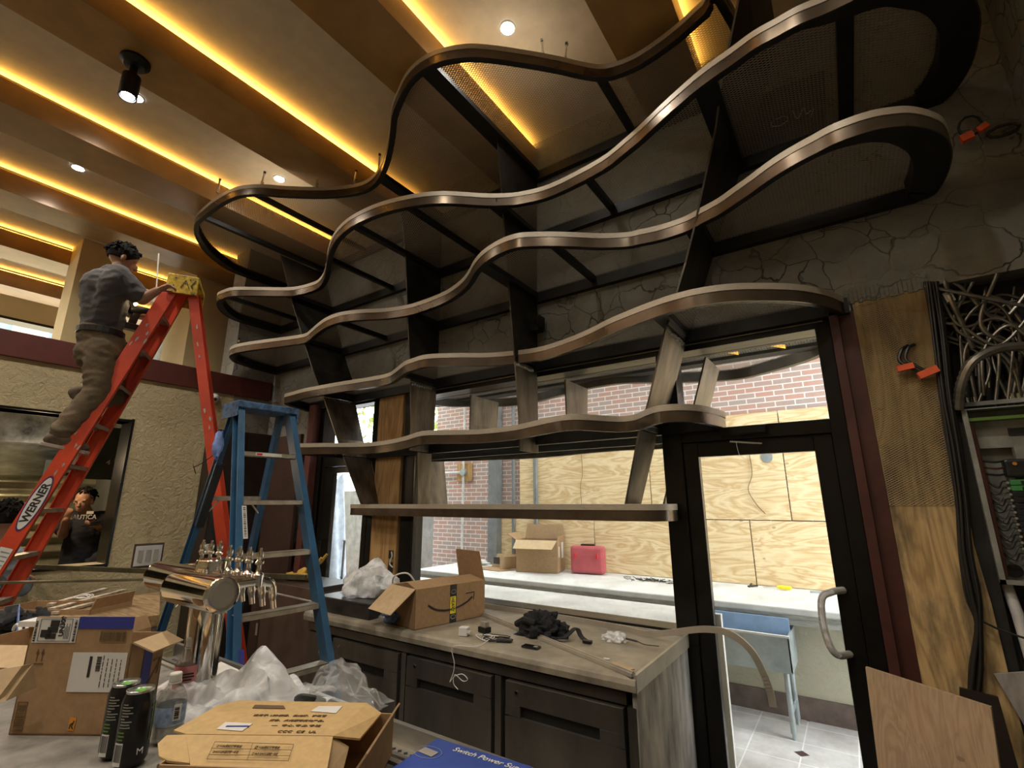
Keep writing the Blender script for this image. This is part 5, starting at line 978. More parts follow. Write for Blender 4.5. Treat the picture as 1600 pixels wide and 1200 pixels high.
# trim lying at the back, then bending over the worktop's end and hanging down
pts = [P2(760, 948)+V((0, -.02, .012)), P2(850, 963)+V((0, -.0, .012)), P2(960, 982)+V((0, .0, .012)), at(1010, 990, y=3.0), at(1050, 988, y=2.92), at(1100, 983, y=2.86), at(1140, 990, y=2.82), at(1172, 1015, y=2.80), at(1192, 1050, y=2.80), at(1203, 1080, y=2.80), at(1208, 1104, y=2.80)]
sp = smooth_line(pts, 5); b = MB()
for i in range(len(sp)-1): b.bar(sp[i], sp[i+1]+(sp[i+1]-sp[i])*.12, .010, .032)
thing1(b, 'flexible_trim', 'trimw', 'long flexible grey trim running along the window sill and curving down past the glass door', 'trim strip')
q = P2(970, 1042); thing1(MB().cbox(q+V((0, 0, .002)), .13, .05, .003, -.35), 'card_scrap', 'cardl', 'small brown card scrap near the right front corner of the worktop', 'card')
q = P2(948, 1030); thing1(MB().cbox(q+V((0, 0, .002)), .03, .02, .003, .2), 'paper_scrap', 'paper', 'tiny white scrap of paper on the worktop left of the brown card scrap', 'paper')
# ================================================================== THE BAR IN FRONT
BZ = 1.07; BY = .895
t = thing('bar_counter', (-2.2, .6, 0), 'grey stone-topped bar in the foreground covered with clutter', 'bar')
MB().box(-4.05, .35, .10, BY, BZ-.05, BZ).build('bar_top', 'slab' if 0 else 'concrete', t, bevel=.004); MB().box(-4.0, .3, .18, BY-.04, 0, BZ-.05).build('bar_front', 'brownd', t)
t = thing('drip_tray', (-1.7, BY+.1, BZ-.04), 'long perforated metal drip tray with raised aluminium rails behind the bar', 'drip tray')
MB().box(-2.45, .3, BY+.003, BY+.16, BZ-.06, BZ-.045).build('tray_floor', 'alu', t); MB().box(-2.45, .3, BY+.003, BY+.018, BZ-.045, BZ+.004).build('front_rail', 'trimw', t); MB().box(-2.45, .3, BY+.145, BY+.16, BZ-.045, BZ+.005).build('rear_rail', 'alu', t); MB().box(-2.45, .3, BY+.05, BY+.062, BZ-.045, BZ-.01).build('inner_rail', 'alu', t)
b = MB()
for i in range(120):
    for j in range(3): b.cbox((-2.4+i*.022, BY+.085+j*.02, BZ-.0445), .010, .010, .001, .78)
o = b.build('perforations', 'staind', t); o['kind'] = 'stuff'
def B1(px, py, dz=.001): return at(px, py, z=BZ+dz)
# shipping carton with smile
p0, p1 = B1(13, 1148), B1(182, 1150); u = p1-p0; un = u.normalized(); dn = V((-un.y, un.x, 0)); v = dn*.125; H = .215
t = carton('cardboard_box', 'large brown shipping carton with blue tape and white labels on the bar', 'cardboard box', p0, u, v, H, [('f', 0, .066), ('r', 112, .062)])
fr = Frame(p0, u, (0, 0, 1), .0012); fr2 = Frame(p0, u, (0, 0, 1), .0024); W = u.length
b = MB(); fr.rect(b, W*.46, .100, W*.52, .094); b.build('shipping_label', 'paper', t)
b = MB()
r = random.Random(2)
fr2.rect(b, W*.63, .135, .007, .05)
for k in range(9):
    fr2.rect(b, W*.86-.0+.0*k, .10+.009*k, .0, .0) if False else None
for k in range(5):
    x = W*(.76+.042*k)
    y = .112
    while y < .176: h_ = r.uniform(.004, .014); fr2.rect(b, x, y, .0016, h_); y += h_+.003
bars(fr2, b, W*.70, .150, .012, .034, 12, 3, vert=False)
b.build('label_print', 'ink', t)
b = MB(); fr.frame(b, W*.03, .008, .027, .068, .0015); bars(fr, b, W*.03+.003, .012, .02, .06, 10, 8, vert=False); b.build('barcode_print', 'brn', t)
b = MB()
for k in (0, 1): x = W*.115+k*.014; fr.rect(b, x, .172, .0018, .022); fr.poly(b, [(x-.004, .19), (x+.0058, .19), (x+.0009, .203)])
fr.rect(b, W*.085, .165, .030, .0022); b.build('up_arrows', 'brn', t)
b = MB(); fr.poly(b, [(W*.545, .012), (W*.60, .010), (W*.605, .04), (W*.545, .042)]); b.build('orange_sticker', 'ora', t); b = MB(); fr2.stroke(b, [(W*.558, .016), (W*.562, .026), (W*.59, .03)], .0022); fr2.stroke(b, [(W*.592, .016), (W*.575, .021), (W*.592, .034)], .0022); b.build('sticker_print', 'ink', t)
# marks on the raised front flap
fz = H; fr = Frame(p0+V((0, 0, H)), u, (0, 0, 1), .0012); fr2 = Frame(p0+V((0, 0, H)), u, (0, 0, 1), .0026)
b = MB(); fr.rect(b, W*.035, .002, W*.42, .062); b.build('hazard_label', 'paper', t)
b = MB(); fr2.frame(b, W*.09, .006, W*.31, .056, .0008); bars(fr2, b, W*.045, .006, .006, .052, 14, 5, vert=False); bars(fr2, b, W*.425, .006, .006, .052, 14, 6, vert=False)
for a_, c_, d_, e_ in ((.11, .016, .10, .018), (.16, .012, .10, .013), (.17, .027, .10, .014), (.19, .042, .085, .016)): fr2.rect(b, W*a_, c_, W*d_, e_)
for k in range(4): fr2.rect(b, W*(.335+.014*k), .012, .0009, .03+.008*(k % 2))
b.build('hazard_print', 'ink', t); text('UN30', .020, 'ink', t, fr2.p(W*.325, .026), (0, 0, 1), -u, off=.0, bold=.0006) if False else text('UN309', .017, 'ink', t, fr2.p(W*.325, .018), (0, 0, 1), -un, off=-.0004, bold=.0005)
b = MB(); fr.rect(b, W*.46, .037, W*.53, .030); b.build('blue_tape', 'inkb', t); b = MB(); fr2.frame(b, W*.69, .006, W*.24, .026, .0018); bars(fr2, b, W*.70, .009, W*.22, .02, 12, 8); b.build('barcode_print', 'brn', t)
# side face: blue tape and the arrow
fr = Frame(p1, v, (0, 0, 1), .0012); fr2 = Frame(p1, v, (0, 0, 1), .0026); D = .125
b = MB(); fr.rect(b, D*.40, 0, D*.26, H); b.build('blue_tape', 'inkb', t)
b = MB(); sp = smooth_line([(D*.10, .115, 0), (D*.25, .088, 0), (D*.45, .088, 0), (D*.65, .105, 0), (D*.82, .135, 0)], 4); fr2.poly(b, [(p.x, p.y) for p in sp]+[(p.x, p.y-.012*math.sin(math.pi*min(1, k/len(sp)+.08))-.002) for k, p in list(enumerate(sp))[::-1]]); fr2.stroke(b, [(D*.70, .150), (D*.90, .152), (D*.86, .112)], .005); b.build('printed_arrow', 'brn', t)
# second carton behind, mostly hidden, with foam and blue strap
q = [B1(-60, 1085), B1(118, 1062)]
t = carton('cardboard_box', 'wide open carton at the left edge of the bar behind the shipping carton', 'cardboard box', (-2.62, .42, BZ+.001), (.40, .25, 0), (-.15, .24, 0), .105, [('f', 115, .10), ('r', -25, .05)])
thing1(MB().prism([at(-10, 1048, y=.36), at(35, 1040, y=.40), at(40, 1078, y=.42), at(-10, 1100, y=.36)], (0, .02, 0)), 'tan_block', 'cardl', 'tan board edge poking in at the far left just above the bar', 'board')
thing1(MB().pbox((-2.78, .60, BZ+.11), (.13, .085, 0), (-.04, .06, 0), (0, 0, .02)), 'foam_strip', 'paper', 'white foam strip lying across the rear carton at the left edge', 'foam')
q = at(30, 990, y=.66); b = MB()
for k in range(3): b.tube([q+V((.04*k*.3-.045+.055*math.cos(a)*(1-.1*k), .02*k, .03*math.sin(a)-.0)) for a in [j*.35 for j in range(10)]], .006, 6)
thing1(b, 'white_cable_coil', 'wht', 'coil of white cable in the rear carton', 'cable')
q = at(30, 962, y=.70); thing1(MB().bar(at(29, 948, y=.70), at(27, 990, y=.68), .026, .003, up=(0, 1, 0)), 'blue_strap', 'cloth', 'short upright bright blue strap above the rear carton', 'strap')
# cans
def can(px, py, lab):
    c = B1(px, py); t = thing('energy_drink_can', c, lab, 'can', 'black drink cans on the bar'); c = c.copy()
    MB().lathe([(.022, 0), (.028, .006), (.033, .016), (.033, .132), (.030, .145), (.0275, .152)], c, n=28).build('can_body', 'canb', t)
    MB().lathe([(.0275, .152), (.028, .157), (.0265, .1575), (.0245, .153), (.0, .152)], c, n=28).build('rim_and_lid', 'canrim', t)
    MB().cbox(c+V((.004, 0, .1545)), .022, .014, .002, .5).build('pull_tab', 'green', t, bevel=.001)
    to = (EYE-c); to.z = 0; a0 = math.atan2(to.y, to.x)
    def pt(a, z, r_=.0334): return c+V((r_*math.cos(a0+a), r_*math.sin(a0+a), z))
    def patch(mb, a, z, w_, h_, r_=.0334, n=3):
        for i in range(n):
            s0, s1 = a+w_*i/n, a+w_*(i+1)/n; mb.prism([pt(s0, z, r_), pt(s1, z, r_), pt(s1, z+h_, r_), pt(s0, z+h_, r_)], V((math.cos(a0+a), math.sin(a0+a), 0))*.0003)
    b = MB(); patch(b, -1.15, .012, .62, .045, n=4); b.build('barcode_field', 'paper', t)
    b = MB(); r = random.Random(5)
    for k in range(12): patch(b, -1.08+.045*k, .020, .018, .034, .0337, 1)
    b.build('barcode', 'ink', t)
    b = MB(); [patch(b, -1.1+.05*(k % 2), .062+.007*k, .35+.2*r.random(), .0028, n=2) for k in range(3)]; b.build('green_print', 'grn2', t)
    b = MB(); [patch(b, -1.0+.03*(k % 3), .086+.0058*k, .3+.45*r.random(), .0022, n=2) for k in range(9)]; b.build('small_print', 'panel', t)
    b = MB()
    for k in range(3): patch(b, 1.05+.30*k, .05, .10, .075-.012*abs(k-1), .0337, 1); patch(b, 1.01+.30*k, .118, .16, .006, .0337, 2)
    b.build('claw_mark', 'green' if 0 else 'grn2', t)
    a = .28; text('M', .018, 'paper', t, pt(a, .030, .034), (-math.sin(a0+a), math.cos(a0+a), 0), (0, 0, 1), off=.0006)
    return t
can(201, 1196, 'nearer open black energy drink can, in front of its twin')
can(179, 1181, 'farther open black energy drink can, half hidden behind its twin')
# water bottle and pink drink bottle
def bottle(px, py, lab, h, r_, m_lab, liquid=None, capm='white', cat='bottle', caph=.018):
    c = B1(px, py); t = thing('plastic_bottle', c, lab, cat); k = h/.20
    MB().lathe([(.6*r_, 0), (r_, .008), (r_, .02*k), (.95*r_, .024*k), (r_, .03*k), (r_, .05*k), (.96*r_, .055*k), (r_, .06*k), (r_, .115*k), (.96*r_, .13*k), (.70*r_, .155*k), (.42*r_, .172*k), (.36*r_, .178*k), (.36*r_, .184*k)], c, n=28, caps=False).build('bottle_shell', 'liq', t)
    MB().lathe([(.47*r_, .176*k), (.47*r_, .180*k)], c, n=24).build('neck_ring', capm, t)
    b = MB().lathe([(.43*r_, .182*k), (.43*r_, .182*k+caph*.85), (.39*r_, .182*k+caph)], c, n=28, smooth=False); b.build('cap', capm, t)
    MB().lathe([(1.012*r_, .058*k), (1.012*r_, .112*k)], c, n=28, caps=False).build('label', m_lab, t)
    MB().lathe([(.0, .004), (.93*r_, .01), (.93*r_, .055*k), (0, .055*k)], c, n=20).build('ribbed_base', 'petl', t)
    return t, c, k
t, c, k = bottle(260, 1158, 'clear water bottle with white cap and pale blue label on the bar', .150, .033, 'lblue')
to = (EYE-c); to.z = 0; to.normalize(); sd = V((-to.y, to.x, 0)); fr = Frame(c+to*.0338+V((0, 0, .05)), sd, (0, 0, 1), .0005); b = MB(); fr.rect(b, .006, .004, .016, .036); b.build('nutrition_panel', 'paper', t); b = MB(); bars(Frame(c+to*.0338+V((0, 0, .05)), sd, (0, 0, 1), .0014), b, .008, .008, .010, .028, 8, 3, vert=False); b.build('panel_print', 'ink', t)
t, c, k = bottle(286, 1098, 'pink-labelled clear bottle standing between the carton and the tap tower', .17, .034, 'pink', capm='petl', caph=.026)
MB().lathe([(1.02*.034, .015), (1.02*.034, .125*k)], c, n=28, caps=False).build('pink_sleeve', 'pink', t)
to = (EYE-c); to.z = 0; to.normalize(); sd = V((-to.y, to.x, 0)); fr = Frame(c+to*.0350+V((0, 0, .05)), sd, (0, 0, 1), .0005); b = MB()
for z, w_ in ((.034, .034), (.026, .036), (.018, .03), (.008, .02)): fr.rect(b, -.017, z, w_, .004)
b.build('label_print', 'ink', t)
# papers, red packet, plastic
thing1(MB().prism([B1(298, 1062), B1(345, 1035), B1(425, 1072), B1(375, 1108)], (0, 0, .003)), 'printed_sheet', 'paper', 'white printed sheet lying on the bar under the plastic bag', 'paper')
fr = Frame(B1(330, 1068, .004), B1(420, 1080)-B1(330, 1068), B1(345, 1035)-B1(330, 1068), .0006); b = MB(); r = random.Random(8)
for i in range(8):
    for j in range(3): fr.rect(b, .02+i*.021, .00+j*.022, .013, .012)
b.build('black_print', 'ink', bpy.data.objects['printed_sheet'])
thing1(MB().prism([B1(300, 1040, .006), B1(322, 1042, .006), B1(312, 1058, .006), B1(295, 1052, .006)], (0, 0, .014)).ball(B1(312, 1042, .015), .03, 1.2, .6, .4, jit=.3), 'red_packet', 'redp', 'crumpled bright red packet on the bar right of the pink-labelled bottle', 'packet')
def bagfn(P0, sx, sy, hs, seed, rot=.5, amp=.03):
    cs, sn = math.cos(rot), math.sin(rot)
    def fn(a, b_):
        x, y = (a-.5)*2, (b_-.5)*2; h = max(0, hs(x, y)); e = (1-x**4)*(1-y**4)
        z = h*e+amp*(noise.noise(V((x*2.3, y*2.3, seed)))+.5*noise.noise(V((x*6, y*6, seed+3))))*e
        dx = .03*noise.noise(V((x*3, y*3, seed+9))); X = x*sx+dx; Y = y*sy+dx; return P0+V((X*cs-Y*sn, X*sn+Y*cs, max(.002, z+.01*e)))
    return MB().sheet(fn, 46, 34)
thing1(bagfn(V((-1.62, .83, BZ+.005)), .30, .13, lambda x, y: .075*math.exp(-((x-.45)**2*5+y*y*1.5))+.03, 4, .35, .06), 'plastic_bag', 'plastw', 'crumpled milky white plastic bag behind the kraft mailer', 'plastic bag')
thing1(bagfn(V((-1.33, 1.0, BZ+.012)), .16, .09, lambda x, y: .10*math.exp(-((x-.2)**2*4+y*y*2))+.01, 14, .2, .06), 'plastic_bag', 'plast', 'crumpled clear plastic bag right of the milky one, by the drip tray', 'plastic bag')
t = tag(MB().tube(smooth_line([B1(455, 1098, .02), B1(470, 1090, .05), B1(490, 1092, .05), B1(505, 1097, .03)], 5), .010, 8).tube(smooth_line([B1(440, 1092, .01), B1(460, 1096, .03), B1(495, 1098, .04)], 5), .008, 8).build('black_hose', 'blk'), 'short loop of black hose behind the kraft mailer', 'hose')
# kraft mailer lying open on a brown box
MZ = 1.17
def M1(px, py, dz=0): return at(px, py, z=MZ+dz)
cb = [M1(296, 1210, -.012), M1(590, 1140, -.012), M1(640, 1215, -.012)]
t = carton('cardboard_box', 'brown open carton under the kraft mailer at the bottom of the view', 'cardboard box', (-1.18, .50, BZ+.001), (.34, .20, 0), (-.14, .22, 0), .088, [('r', 35, .03)])
t = thing('kraft_mailer', M1(420, 1150), 'unfolded kraft cardboard mailer with black print lying on top of the clutter', 'mailer')
lid = [M1(374, 1097), M1(573, 1101), M1(520, 1153), M1(290, 1150)]
MB().prism(lid, (0, 0, .004)).build('lid_panel', 'cardy', t); MB().prism([M1(374, 1097), M1(340, 1105), M1(271, 1144), M1(290, 1150)], (0, 0, .004)).build('left_flap', 'cardy', t); MB().prism([M1(573, 1101), M1(596, 1117, -.01), M1(562, 1157, -.02), M1(520, 1153)], (0, 0, .004)).build('right_flap', 'cardy', t)
fp = [M1(270, 1152), M1(520, 1155), M1(511, 1215, -.03), M1(262, 1196, -.03)]; MB().prism([M1(290, 1151), M1(520, 1154), M1(508, 1222, -.03), M1(300, 1222, -.03)], (0, 0, .004)).build('front_panel', 'cardy', t)
MB().prism([M1(290, 1151), M1(260, 1152), M1(246, 1165, -.005), M1(248, 1185, -.01), M1(262, 1192, -.015), M1(296, 1196, -.018)], (0, 0, .004)).build('tuck_flap', 'cardy', t)
MB().prism([M1(520, 1154, -.004), M1(545, 1170, -.03), M1(536, 1205, -.05), M1(510, 1215, -.04)], (0, 0, .004)).build('side_flap', 'cardl', t)
lu = (lid[2]-lid[3]).normalized(); lv = lid[0]-lid[3]; fr = Frame(M1(290, 1150, .0045), lu, lv, .0006); frb = Frame(M1(290, 1150, .0045), lu, lv, .0014)
def toL(px, py): d = M1(px, py, .0045)-fr.o; return d.dot(fr.u), d.dot(fr.v)
b = MB(); fr.poly(b, [toL(*q) for q in ((394, 1107), (446, 1108), (443, 1103), (398, 1102))]); b.build('printed_block', 'brn', t)
b = MB(); fr.poly(b, [toL(*q) for q in ((485, 1112), (525, 1115), (535, 1104), (498, 1104))]); b.build('white_sticker', 'paper', t); b = MB(); fr.poly(b, [toL(*q) for q in ((338, 1140), (378, 1143), (395, 1131), (352, 1129))]); b.build('white_sticker', 'paper', t)
b = MB()
for k in range(7): a0 = toL(352+5*k, 1137); frb.rect(b, a0[0], a0[1], .008, .006)
b.build('sticker_print', 'inkb', t)
x, y = toL(395, 1119); text('适用于: LED模组、发光灯、护栏管', .0105, 'brn', t, fr.p(x, y), fr.u, fr.v, off=0, wmax=.17); x, y = toL(420, 1127); text('灯条、点光源等亮化产品。', .0105, 'brn', t, fr.p(x, y), fr.u, fr.v, off=0, wmax=.125)
x, y = toL(423, 1135); text('—  专心.专业.专注', .011, 'brn', t, fr.p(x, y), fr.u, fr.v, off=0, wmax=.11); x, y = toL(432, 1145); text('CCC  CE  UL', .014, 'brn', t, fr.p(x, y), fr.u, fr.v, off=0, wmax=.085)
fo_ = M1(290, 1152, .0045); fu = (M1(520, 1155, .0045)-fo_); fv_ = fo_-M1(300, 1222, -.0255); fr = Frame(fo_, fu, fv_, .0012)
def toF(px, py):
    nn = fr.n; d = F_+R_*((px-800)/FPX)-U_*((py-600)/FPX); tt = (fr.o-EYE).dot(nn)/d.dot(nn); p = EYE+d*tt-fr.o; return p.dot(fr.u), p.dot(fr.v)
b = MB()
ln = [((336, 1160), (459, 1164)), ((330, 1170), (456, 1173)), ((326, 1180), (454, 1182)), ((323, 1187), (450, 1190)), ((336, 1160), (323, 1187)), ((459, 1164), (450, 1190)), ((395, 1162), (386, 1188))]
for a_, c_ in ln: fr.stroke(b, [toF(*a_), toF(*c_)], .0009)
b.build('printed_table', 'brn', t)
for s_, px, py in (('☐ RGB霓虹灯带铝盒', 338, 1168), ('☑ RGB霓虹灯带铝盒', 397, 1170), ('DMX512外控灯带一体盒', 332, 1177), ('☐ Wi-Fi DMX512控制一体盒', 393, 1180)):
    x, y = toF(px, py); text(s_, .0065, 'brn', t, fr.p(x, y), fr.u, fr.v, off=0, wmax=.052)
# blue power supply carton
pz = 1.13
Q = [at(683, 1153, z=pz), at(832, 1197, z=pz), at(620, 1195, z=pz)]
ub = Q[1]-Q[0]; vb = (Q[2]-Q[0]); vb = vb-ub.normalized()*vb.dot(ub.normalized()); vb = vb.normalized()*.16
t = thing('blue_carton', Q[0]+V((0, 0, -.058)), 'blue printed carton at the bottom edge, right of the kraft mailer', 'box')
MB().pbox(Q[0]+V((0, 0, -.058)), ub, vb, (0, 0, .058)).build('carton_body', 'blub', t, bevel=.002)
u_ = ub.normalized(); up_ = -vb.normalized(); text('Switch Power Supply', .022, 'paper', t, at(706, 1173, z=pz), u_, up_, off=.001, shear=.2, wmax=.19)
b = MB(); c = at(668, 1176, z=pz); fr = Frame(c, u_, up_, .001); fr.poly(b, [(-.02, -.008), (.02, -.012), (.022, .01), (-.018, .014)]); b.build('product_print', 'trimw', t); b = MB(); fr.stroke(b, [(.034*math.cos(k*.4), .024*math.sin(k*.4)) for k in range(17)], .001); b.build('ring_print', 'galv', t)
# planks, tray of gloves etc. on the far left of the bar
t = tag(MB().prism([at(80, 942, z=BZ+.07), at(250, 925, z=BZ+.07), at(250, 960, z=BZ+.07), at(75, 985, z=BZ+.07)], (0, 0, -.06)).build('board_stack', 'wood2', bevel=.003), 'stack of brown boards lying on the far left of the bar', 'boards')
q = [at(100, 938, z=BZ+.09), at(190, 918, z=BZ+.09)]
for k, (a_, c_) in enumerate((((78, 945), (165, 920)), ((80, 952), (195, 922)), ((85, 958), (205, 927)))):
    thing1(MB().bar(at(*a_, z=BZ+.078+.001*k), at(*c_, z=BZ+.078+.001*k), .03, .012), 'thin_batten', 'woodw', ['leftmost pale batten on top of the brown boards', 'middle pale batten on top of the brown boards', 'right-hand pale batten on top of the brown boards'][k], 'batten', 'pale battens on the brown boards')
squig('white_string', 'wht', 'loose tangle of white string on top of the pale battens', at(128, 938, z=BZ+.10), .06, 12, 21, .0018, cat='string', flat=.012)
t = carton('parts_tray', 'open brown box of dark gloves and tools at the far left of the bar', 'box', at(-30, 985, z=BZ+.002), (.42, .28, 0), (-.10, .20, 0), .09, [('r', 15, .05)], m='card', mi='cardl')
c = at(15, 965, z=BZ+.06); thing1(MB().ball(c, .09, 1.2, .8, .5, jit=.35).ball(c+V((.1, .08, .0)), .06, 1.2, .8, .6, jit=.35), 'dark_gloves', 'fabric', 'dark bundled gloves inside the open brown box at far left', 'gloves')
thing1(MB().bar(at(-20, 911, z=1.22), at(245, 905, z=1.22), .03, .012), 'grey_rail', 'olive', 'lower greenish metal bar running level behind the shipping carton', 'rail')
thing1(MB().prism([at(140, 975, z=BZ+.02), at(245, 960, z=BZ+.02), at(245, 1000, z=BZ+.02), at(190, 1010, z=BZ+.02)], (0, 0, -.018)), 'dark_slab', 'black', 'dark flat slab under the brown boards near the tap tower', 'slab')
# ---------------------------------------------------------------- tap tower
TC = at(285, 1034, z=BZ); TC = V((-2.04, .86, BZ))
AZ = 1.40; e1 = at(346, 931, z=AZ); e0 = at(284, 917, z=AZ)
t = thing('beer_tower', (e0.x-.05, e0.y+.06, BZ), 'polished chrome beer tap tower with two horizontal barrels on the bar', 'beer tower')
cx_, cy_ = e0.x+.0, e0.y+.085
MB().lathe([(.065, 0), (.065, .006), (.05, .01), (.05, .016), (.05, .39), (.05, .398), (.0488, .402), (.046, .405), (.04, .405), (.0, .405)], (cx_, cy_, BZ), n=36).build('column', 'chrome', t)
LB = abs(e1.x-e0.x)+.03
MB().lathe([(0, 0), (.03, 0), (.043, .0), (.0465, .0015), (.048, .006), (.048, .012), (.048, LB-.012), (.048, LB-.006), (.0465, LB-.0015), (.043, LB), (.03, LB), (.0, LB)], (e0.x-.03, e0.y, AZ), (1, 0, 0), 36).build('near_barrel', 'chrome', t)
f0 = at(206, 903, z=AZ); MB().lathe([(0, 0), (.03, 0), (.043, .0), (.0465, .0015), (.048, .006), (.048, .012), (.048, cx_-f0.x-.01), (.048, cx_-f0.x)], (f0.x, cy_-.02, AZ), (1, 0, 0), 36).build('far_barrel', 'chrome', t)
def tap(x, y, z):
    tp_ = thing  # part builder
    b = MB().cyl((x, y, z+.01), .014, .085, (0, 1, 0), 14); b.lathe([(.016, 0), (.016, .03), (.009, .036), (.006, .05)], (x, y+.07, z-.002), (0, 0, 1), 14)
    b.tube(smooth_line([(x, y+.085, z+.008), (x+.0, y+.115, z-.005), (x, y+.125, z-.05), (x, y+.13, z-.075)], 4), [.014]*4+[.012]*4+[.009]*5, 12); o = b.build('faucet', 'chrome', t)
    MB().lathe([(.006, 0), (.006, .010), (.013, .014), (.013, .020), (.007, .026), (.010, .034), (.010, .044), (.004, .052), (.004, .060)], (x, y+.07, z+.045), (0, 0, 1), 14).build('tap_finial', 'chrome', o)
for k in range(4): tap(e1.x-.03-.062*k, e1.y+.045, AZ+.012)
for k in range(3): tap(f0.x+.05+.065*k, cy_+.025, AZ+.012)
# ================================================================== RIGHT WALL: electrics
PX0, PX1, PZ0, PZ1 = .50, .94, 1.285, 2.09
t = thing('electrical_panel', (.7, YW, 1.3), 'open grey electrical panel full of black breakers on the right wall', 'electrical panel')
MB().box(PX0, PX1, YW+.10, YW+.11, PZ0, PZ1).box(PX0, PX0+.006, YW-.02, YW+.11, PZ0, PZ1).box(PX1-.006, PX1, YW-.02, YW+.11, PZ0, PZ1).box(PX0, PX1, YW-.02, YW+.11, PZ0, PZ0+.006).box(PX0, PX1, YW-.02, YW+.11, PZ1-.006, PZ1).box(PX0, PX0+.02, YW-.022, YW-.018, PZ0, PZ1).box(PX0, PX1, YW-.022, YW-.018, PZ0, PZ0+.02).build('enclosure', 'panel', t)
MB().box(PX0+.02, PX1, YW+.05, YW+.06, 1.90, 2.03).build('upper_plate', 'panel', t); MB().box(PX0+.16, PX1, YW+.02, YW+.06, 1.80, 1.90).build('cover_plate', 'panel', t)
MB().box(PX0+.02, PX1, YW-.01, YW+.06, 2.03, 2.045).build('green_wires_tray', 'grn2', t)
MB().box(.66, .74, YW+.045, YW+.05, 1.955, 1.99).build('nameplate', 'ink', t)
MB().cbox((.675, YW+.03, 1.80), .13, .06, .085).build('main_breaker', 'brk', t, bevel=.012); MB().cyl((.645, YW+.0, 1.82), .008, .006, (0, -1, 0), 10).build('breaker_screw', 'ora', t)
for k in range(15):
    z = 1.735-.027*k
    for j in (0, 1):
        x = .618+j*.11; MB().box(x, x+.085, YW+.01, YW+.07, z-.012, z+.012).build('breaker', 'brkg' if (k < 2 and j == 0) else 'brk', t, bevel=.002)
        MB().box(x+.035, x+.060, YW+.0, YW+.01, z-.006, z+.006).build('breaker_switch', 'panel' if k in (4, 7, 10) else 'brk', t)
        if j == 0: MB().cyl((x-.006, YW+.03, z), .006, .006, (0, -1, 0), 8).build('terminal', 'trimw', t)
for k in range(13):
    z = 1.74-.027*k; d = .05+.03*math.sin(k*1.1)
    MB().tube(smooth_line([(.53, YW+.02, z+.02), (.55, YW+.02, z-.01-.02*(k % 3)), (.575, YW+.02, z-.03), (.595, YW+.03, z), (.612, YW+.03, z)], 4), .0028, 5).build('wire', 'blk', t)
for k in range(3): MB().tube(smooth_line([(.53, YW+.02, 1.84-.03*k), (.58, YW+.01, 1.83-.03*k), (.615, YW+.02, 1.835-.03*k)], 4), .005, 6).build('feeder_wire', 'steelb' if k == 1 else 'blk', t)
MB().tube([(.525, YW+.0, 2.02), (.53, YW+.0, 1.7), (.525, YW+.0, 1.32)], .012, 8).build('red_wire_bundle', 'steelb', t)
MB().cyl((.575, YW+.09, 1.335), .030, .004, (0, -1, 0), 20).build('knockout', 'staind', t)
# conduits above the panel
ORD = ['leftmost', 'second from left', 'third from left', 'fourth from left', 'fifth from left', 'sixth from left', 'seventh from left', 'eighth from left', 'ninth from left', 'tenth from left']
def ordinal(objs, fmt, key):
    for i, o in enumerate(sorted(objs, key=key)): o['label'] = fmt % ORD[i]
r = random.Random(31); n = 0; GR = {0: [], 1: [], 2: []}
CL = 'flexible steel conduits above the electrical panel'
def flex(pts, rad, lab, m='conduit', grp=CL):
    sp = smooth_line([V(p) for p in pts], 9); rr3 = [rad*(1+.10*(1 if k % 2 else -1)) for k in range(len(sp))]
    # ribbed: resample finely
    L = [sp[0]]
    for a, c in zip(sp, sp[1:]):
        k = max(1, int((c-a).length/(rad*.55)))
        for j in range(1, k+1): L.append(a.lerp(c, j/k))
    rr3 = [rad*(1.0 if k % 2 else .82) for k in range(len(L))]
    return thing1(MB().tube(L, rr3, 8), 'flexible_conduit', m, lab, 'conduit', grp)
YC = YW+.05
flex([at(1445, 447, y=YC-.08), at(1500, 458, y=YC-.1), at(1550, 468, y=YC-.1), at(1610, 480, y=YC-.08)], .010, 'pale flexible conduit crossing the top of the tangle from left to right')
flex([at(1497, 640, y=YC-.08), at(1502, 600, y=YC-.12), at(1520, 565, y=YC-.14), at(1560, 545, y=YC-.12), at(1612, 540, y=YC-.08)], .024, 'thickest flexible conduit, arching up from the top left of the electrical panel')
flex([at(1470, 420, y=YC-.02), at(1484, 465, y=YC-.06), at(1500, 500, y=YC-.05), at(1520, 545, y=YC-.02)], .014, 'dark conduit with a white collar near the top left of the tangle')
thing1(MB().bar(at(1478, 458, y=YC-.05), at(1486, 472, y=YC-.05), .036, .036, up=(0, 1, 0)), 'white_collar', 'paper', 'small white collar on the dark conduit above the panel', 'collar')
